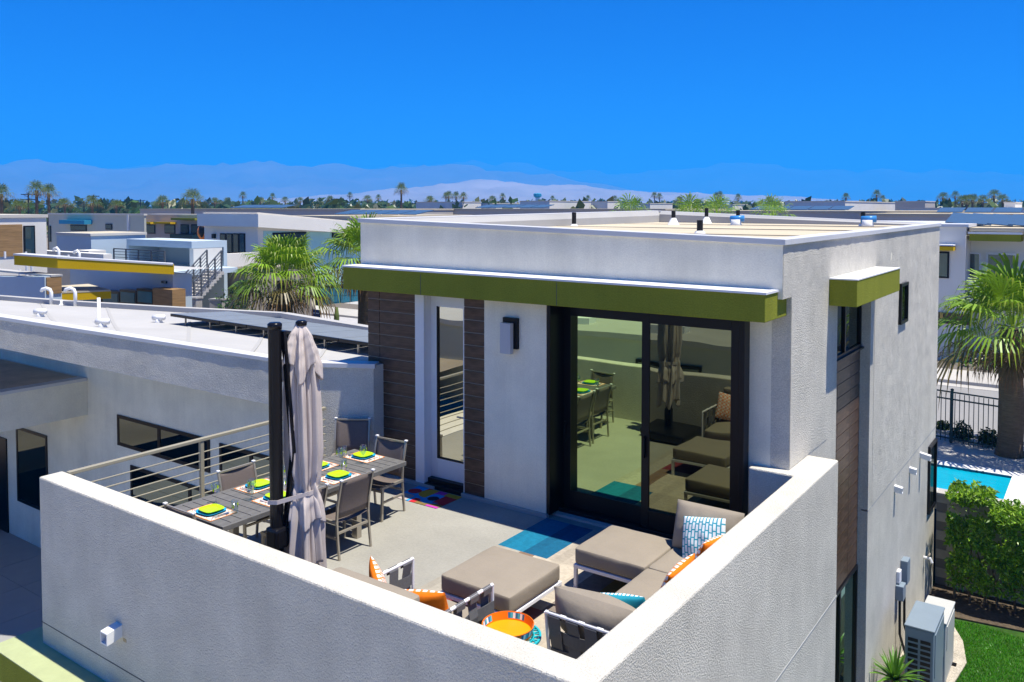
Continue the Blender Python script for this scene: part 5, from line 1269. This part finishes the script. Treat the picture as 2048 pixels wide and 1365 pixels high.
# neighbour across the yard, seen in the glass
nb = thing('neighbour_house', 'low white neighbour house with a white roof mirrored in the sliding door', 'house', (0,-22,YZ))
put(MB().box(-30,26,-34,-17.5,YZ,-.75), 'wall', BGGREY, nb); put(MB().box(-30.1,26.1,-34,-17.4,-.75,-.55), 'roof', ROOFW, nb)
for k in range(7): put(MB().box(-16+k*4,-14.9+k*4,-19.5,-18.9,-.55,-.3), 'roof_vent', PVENT, nb)
for k in range(6): 
    o = put(MB().box(-20+k*6,-17.5+k*6,-17.5,-17.44,YZ+.2,-1.4), 'window', BLACK, nb); put(MB().box(-19.9+k*6,-17.6+k*6,-17.44,-17.43,YZ+.3,-1.5), 'pane', DARKGL, o)
sheet('pool_patio', MB().prism([(-14.9,-17.4),(11.9,-17.4),(11.9,-4.65),(-3.7,-4.65),(-3.7,-10.3),(-14.9,-10.3)], YZ, YZ+.03), mat('light_patio_concrete',(.60,.57,.48),.9,var=.08,vscale=3))  # mostly unseen; pale tone set to bounce light onto the front parapet
lp = thing('plunge_pool', 'teal swimming pool water below the green awning', 'pool', (-5,-8,YZ))
put(MB().box(-9.5,-3.0,-10.2,-6.2,YZ,YZ+.02), 'water', WAT, lp)
put(MB().box(-9.8,-9.5,-10.5,-5.9,YZ,YZ+.12).box(-3.0,-2.7,-10.5,-5.9,YZ,YZ+.12).box(-9.5,-3.0,-6.2,-5.9,YZ,YZ+.119).box(-9.5,-3.0,-10.5,-10.2,YZ,YZ+.119), 'pool_coping', CONC, lp)
# ================================================================ skyline: poles, palms, trees
random.seed(5)
def utility(u, vt, d):
    B = at(u,417,d=d); t = thing('utility_pole', 'wooden utility pole with crossarms on the skyline', 'utility pole', (B.x,B.y,GZ), 0, 'utility poles')
    zt = at(u,vt,d=d).z; put(MB().tube([(B.x,B.y,GZ),(B.x,B.y,zt)], [.18,.12], 8), 'pole', DARKPIPE, t)
    s_ = RT*1.3
    for k in (0,.9): put(MB().bar(Vector((B.x,B.y,zt-.3-k))-s_, Vector((B.x,B.y,zt-.3-k))+s_, .14, .14), 'crossarm', DARKPIPE, t)
    return Vector((B.x,B.y,zt))
tops = [utility(u,v,d) for u,v,d in ((57,386,150),(187,390,185),(240,401,205),(281,399,215),(168,402,190),(700,392,420))]
for a,b in ((tops[0],tops[1]),(tops[1],tops[3])):
    for k in (-1,1):
        m = MB().tube([a.lerp(b,i/12)+RT*k+Vector((0,0,-.3-2.2*math.sin(math.pi*i/12))) for i in range(13)], .035, 4); o = put(m, 'power_line', DARKPIPE); tag(o, 'thin sagging power line between the utility poles', 'cable', 'power lines')
tw = at(1075,403,d=900); t = thing('control_tower', 'distant grey blue control tower rising above the far trees', 'tower', (tw.x,tw.y,GZ))
zt = at(1075,388,d=900).z
put(MB().lathe([(2.6,0),(2.2,zt-GZ-4)], (tw.x,tw.y,GZ), 10), 'shaft', BGBLUE, t); put(MB().lathe([(2.5,0),(4.3,1.5),(4.3,4),(3.2,4.8)], (tw.x,tw.y,zt-4.2), 10), 'cab', TEALP, t)
far_p = palm('fan_palm', 'tall slim fan palm on the far skyline', (0,0,-500), 10, .24, .18, 30, .75, 1.05, 11, 91, skirt=10, group='skyline palms', green=(.13,.19,.03))
skyline = [(72,381,95),(97,386,100),(2,388,90),(325,404,120),(384,398,78),(185,406,100),(40,412,105),(802,380,140),(486,392,260),(545,394,300),(700,391,420),(757,396,330),(898,392,210),(912,393,215),(927,394,220),(660,400,240),(735,399,230),(1005,394,300),(892,393,260),(1309,392,300),(1319,394,310),(1380,396,280),(1433,393,260),(1440,391,270),(1476,396,250),(1692,395,230),(1753,390,200),(1765,398,260),(1887,395,190),(1911,392,210),(1925,402,150),(1945,400,150),(1965,401,160),(1989,391,170),(2006,400,150),(1933,400,180),(1230,398,330),(1176,397,380),(1105,398,360),(600,402,260),(570,401,280),(640,403,260),(430,404,200),(455,403,230),(520,402,240),(860,401,200),(985,400,230),(1360,401,220),(1540,402,180),(130,408,130),(232,410,140)]
for k,(u,v,d) in enumerate(skyline):
    C = at(u,v,d=d); s_ = .8+.5*random.random(); h = max(5.0, C.z-GZ)
    o = far_p if k == 0 else dup(far_p)
    o.location = (C.x,C.y,GZ); LOC[o.name] = Vector(o.location); o.rotation_euler = (0,0,random.uniform(0,6)); o.scale = (h/10*(.9 if h > 9 else 1.25),)*2+(h/10,)
    own = {72:'taller palm of the pair standing beside the first utility pole',97:'shorter palm of the pair beside the first utility pole',2:'palm with a bushy crown above the wood sided house',325:'short palm above the tan house awnings',384:'bushy palm standing right behind the green awning of the tan house',802:'tallest lone palm on the skyline with a brown skirt',185:'low bushy palm below the second utility pole',486:'slim palm rising alone above the roof of the teal house',1753:'wind swept slim palm above the large blue grey house',1692:'round headed palm above the large blue grey house',1989:'twin headed tall palm above the right hand grove'}
    if u in own: o['label'] = own[u]
    else: o['label'] = 'tall slim fan palm on the far skyline'
    if u in (384,72,97,325,185,40,2): o.scale = (.82,.82,h/10)
for (u,v,d) in ((1382,424,40),(1437,421,42),(1265,418,45),(1548,421,44)):
    palm_at(u, v+17, d, 1.5, 'palm crown rising just above the roof parapet', int(u), nf=22, nb=12, group='palms behind the roof', skirt=0)
# distant tree belt: one uncountable mass
random.seed(12); tm = MB(); tc_ = []
GR = [(.05,.10,.025),(.07,.14,.025),(.035,.07,.025),(.10,.15,.03),(.12,.13,.035),(.05,.095,.04)]
for k in range(1500):
    near_ = random.random() < .55
    d = random.uniform(150,420) if near_ else random.uniform(420,1500)
    u = random.uniform(-500,2500); B = at(u,417,d=d); rr = random.uniform(2.2,4.5); hh = random.uniform(4,8.5) if near_ else random.uniform(6,12); col = random.choice(GR)
    hh = 6.3+random.uniform(2,17)/1673*d; rr = rr*(1+d/900)
    for q in range(26 if near_ else 16):
        v_ = Vector((random.gauss(0,1),random.gauss(0,1),random.gauss(0,1))).normalized()*random.random()**.3
        p = Vector((B.x+v_.x*rr,B.y+v_.y*rr,GZ+hh*.55+v_.z*hh*.5)); s_ = random.uniform(.5,1.2)*(1+d/500)
        a = Vector((random.gauss(0,1),random.gauss(0,1),random.gauss(0,1))).normalized(); b = a.orthogonal().normalized()
        tm.add([p-a*s_,p+b*s_*.6,p+a*s_,p-b*s_*.6], [(0,1,2,3)]); g = random.uniform(.6,1.35); tc_.append(tuple(c*g for c in col))
o = put(tm, 'distant_trees', LEAFM, cols=tc_, kind='stuff'); tag(o, 'distant belt of mixed green trees along the horizon', 'trees')
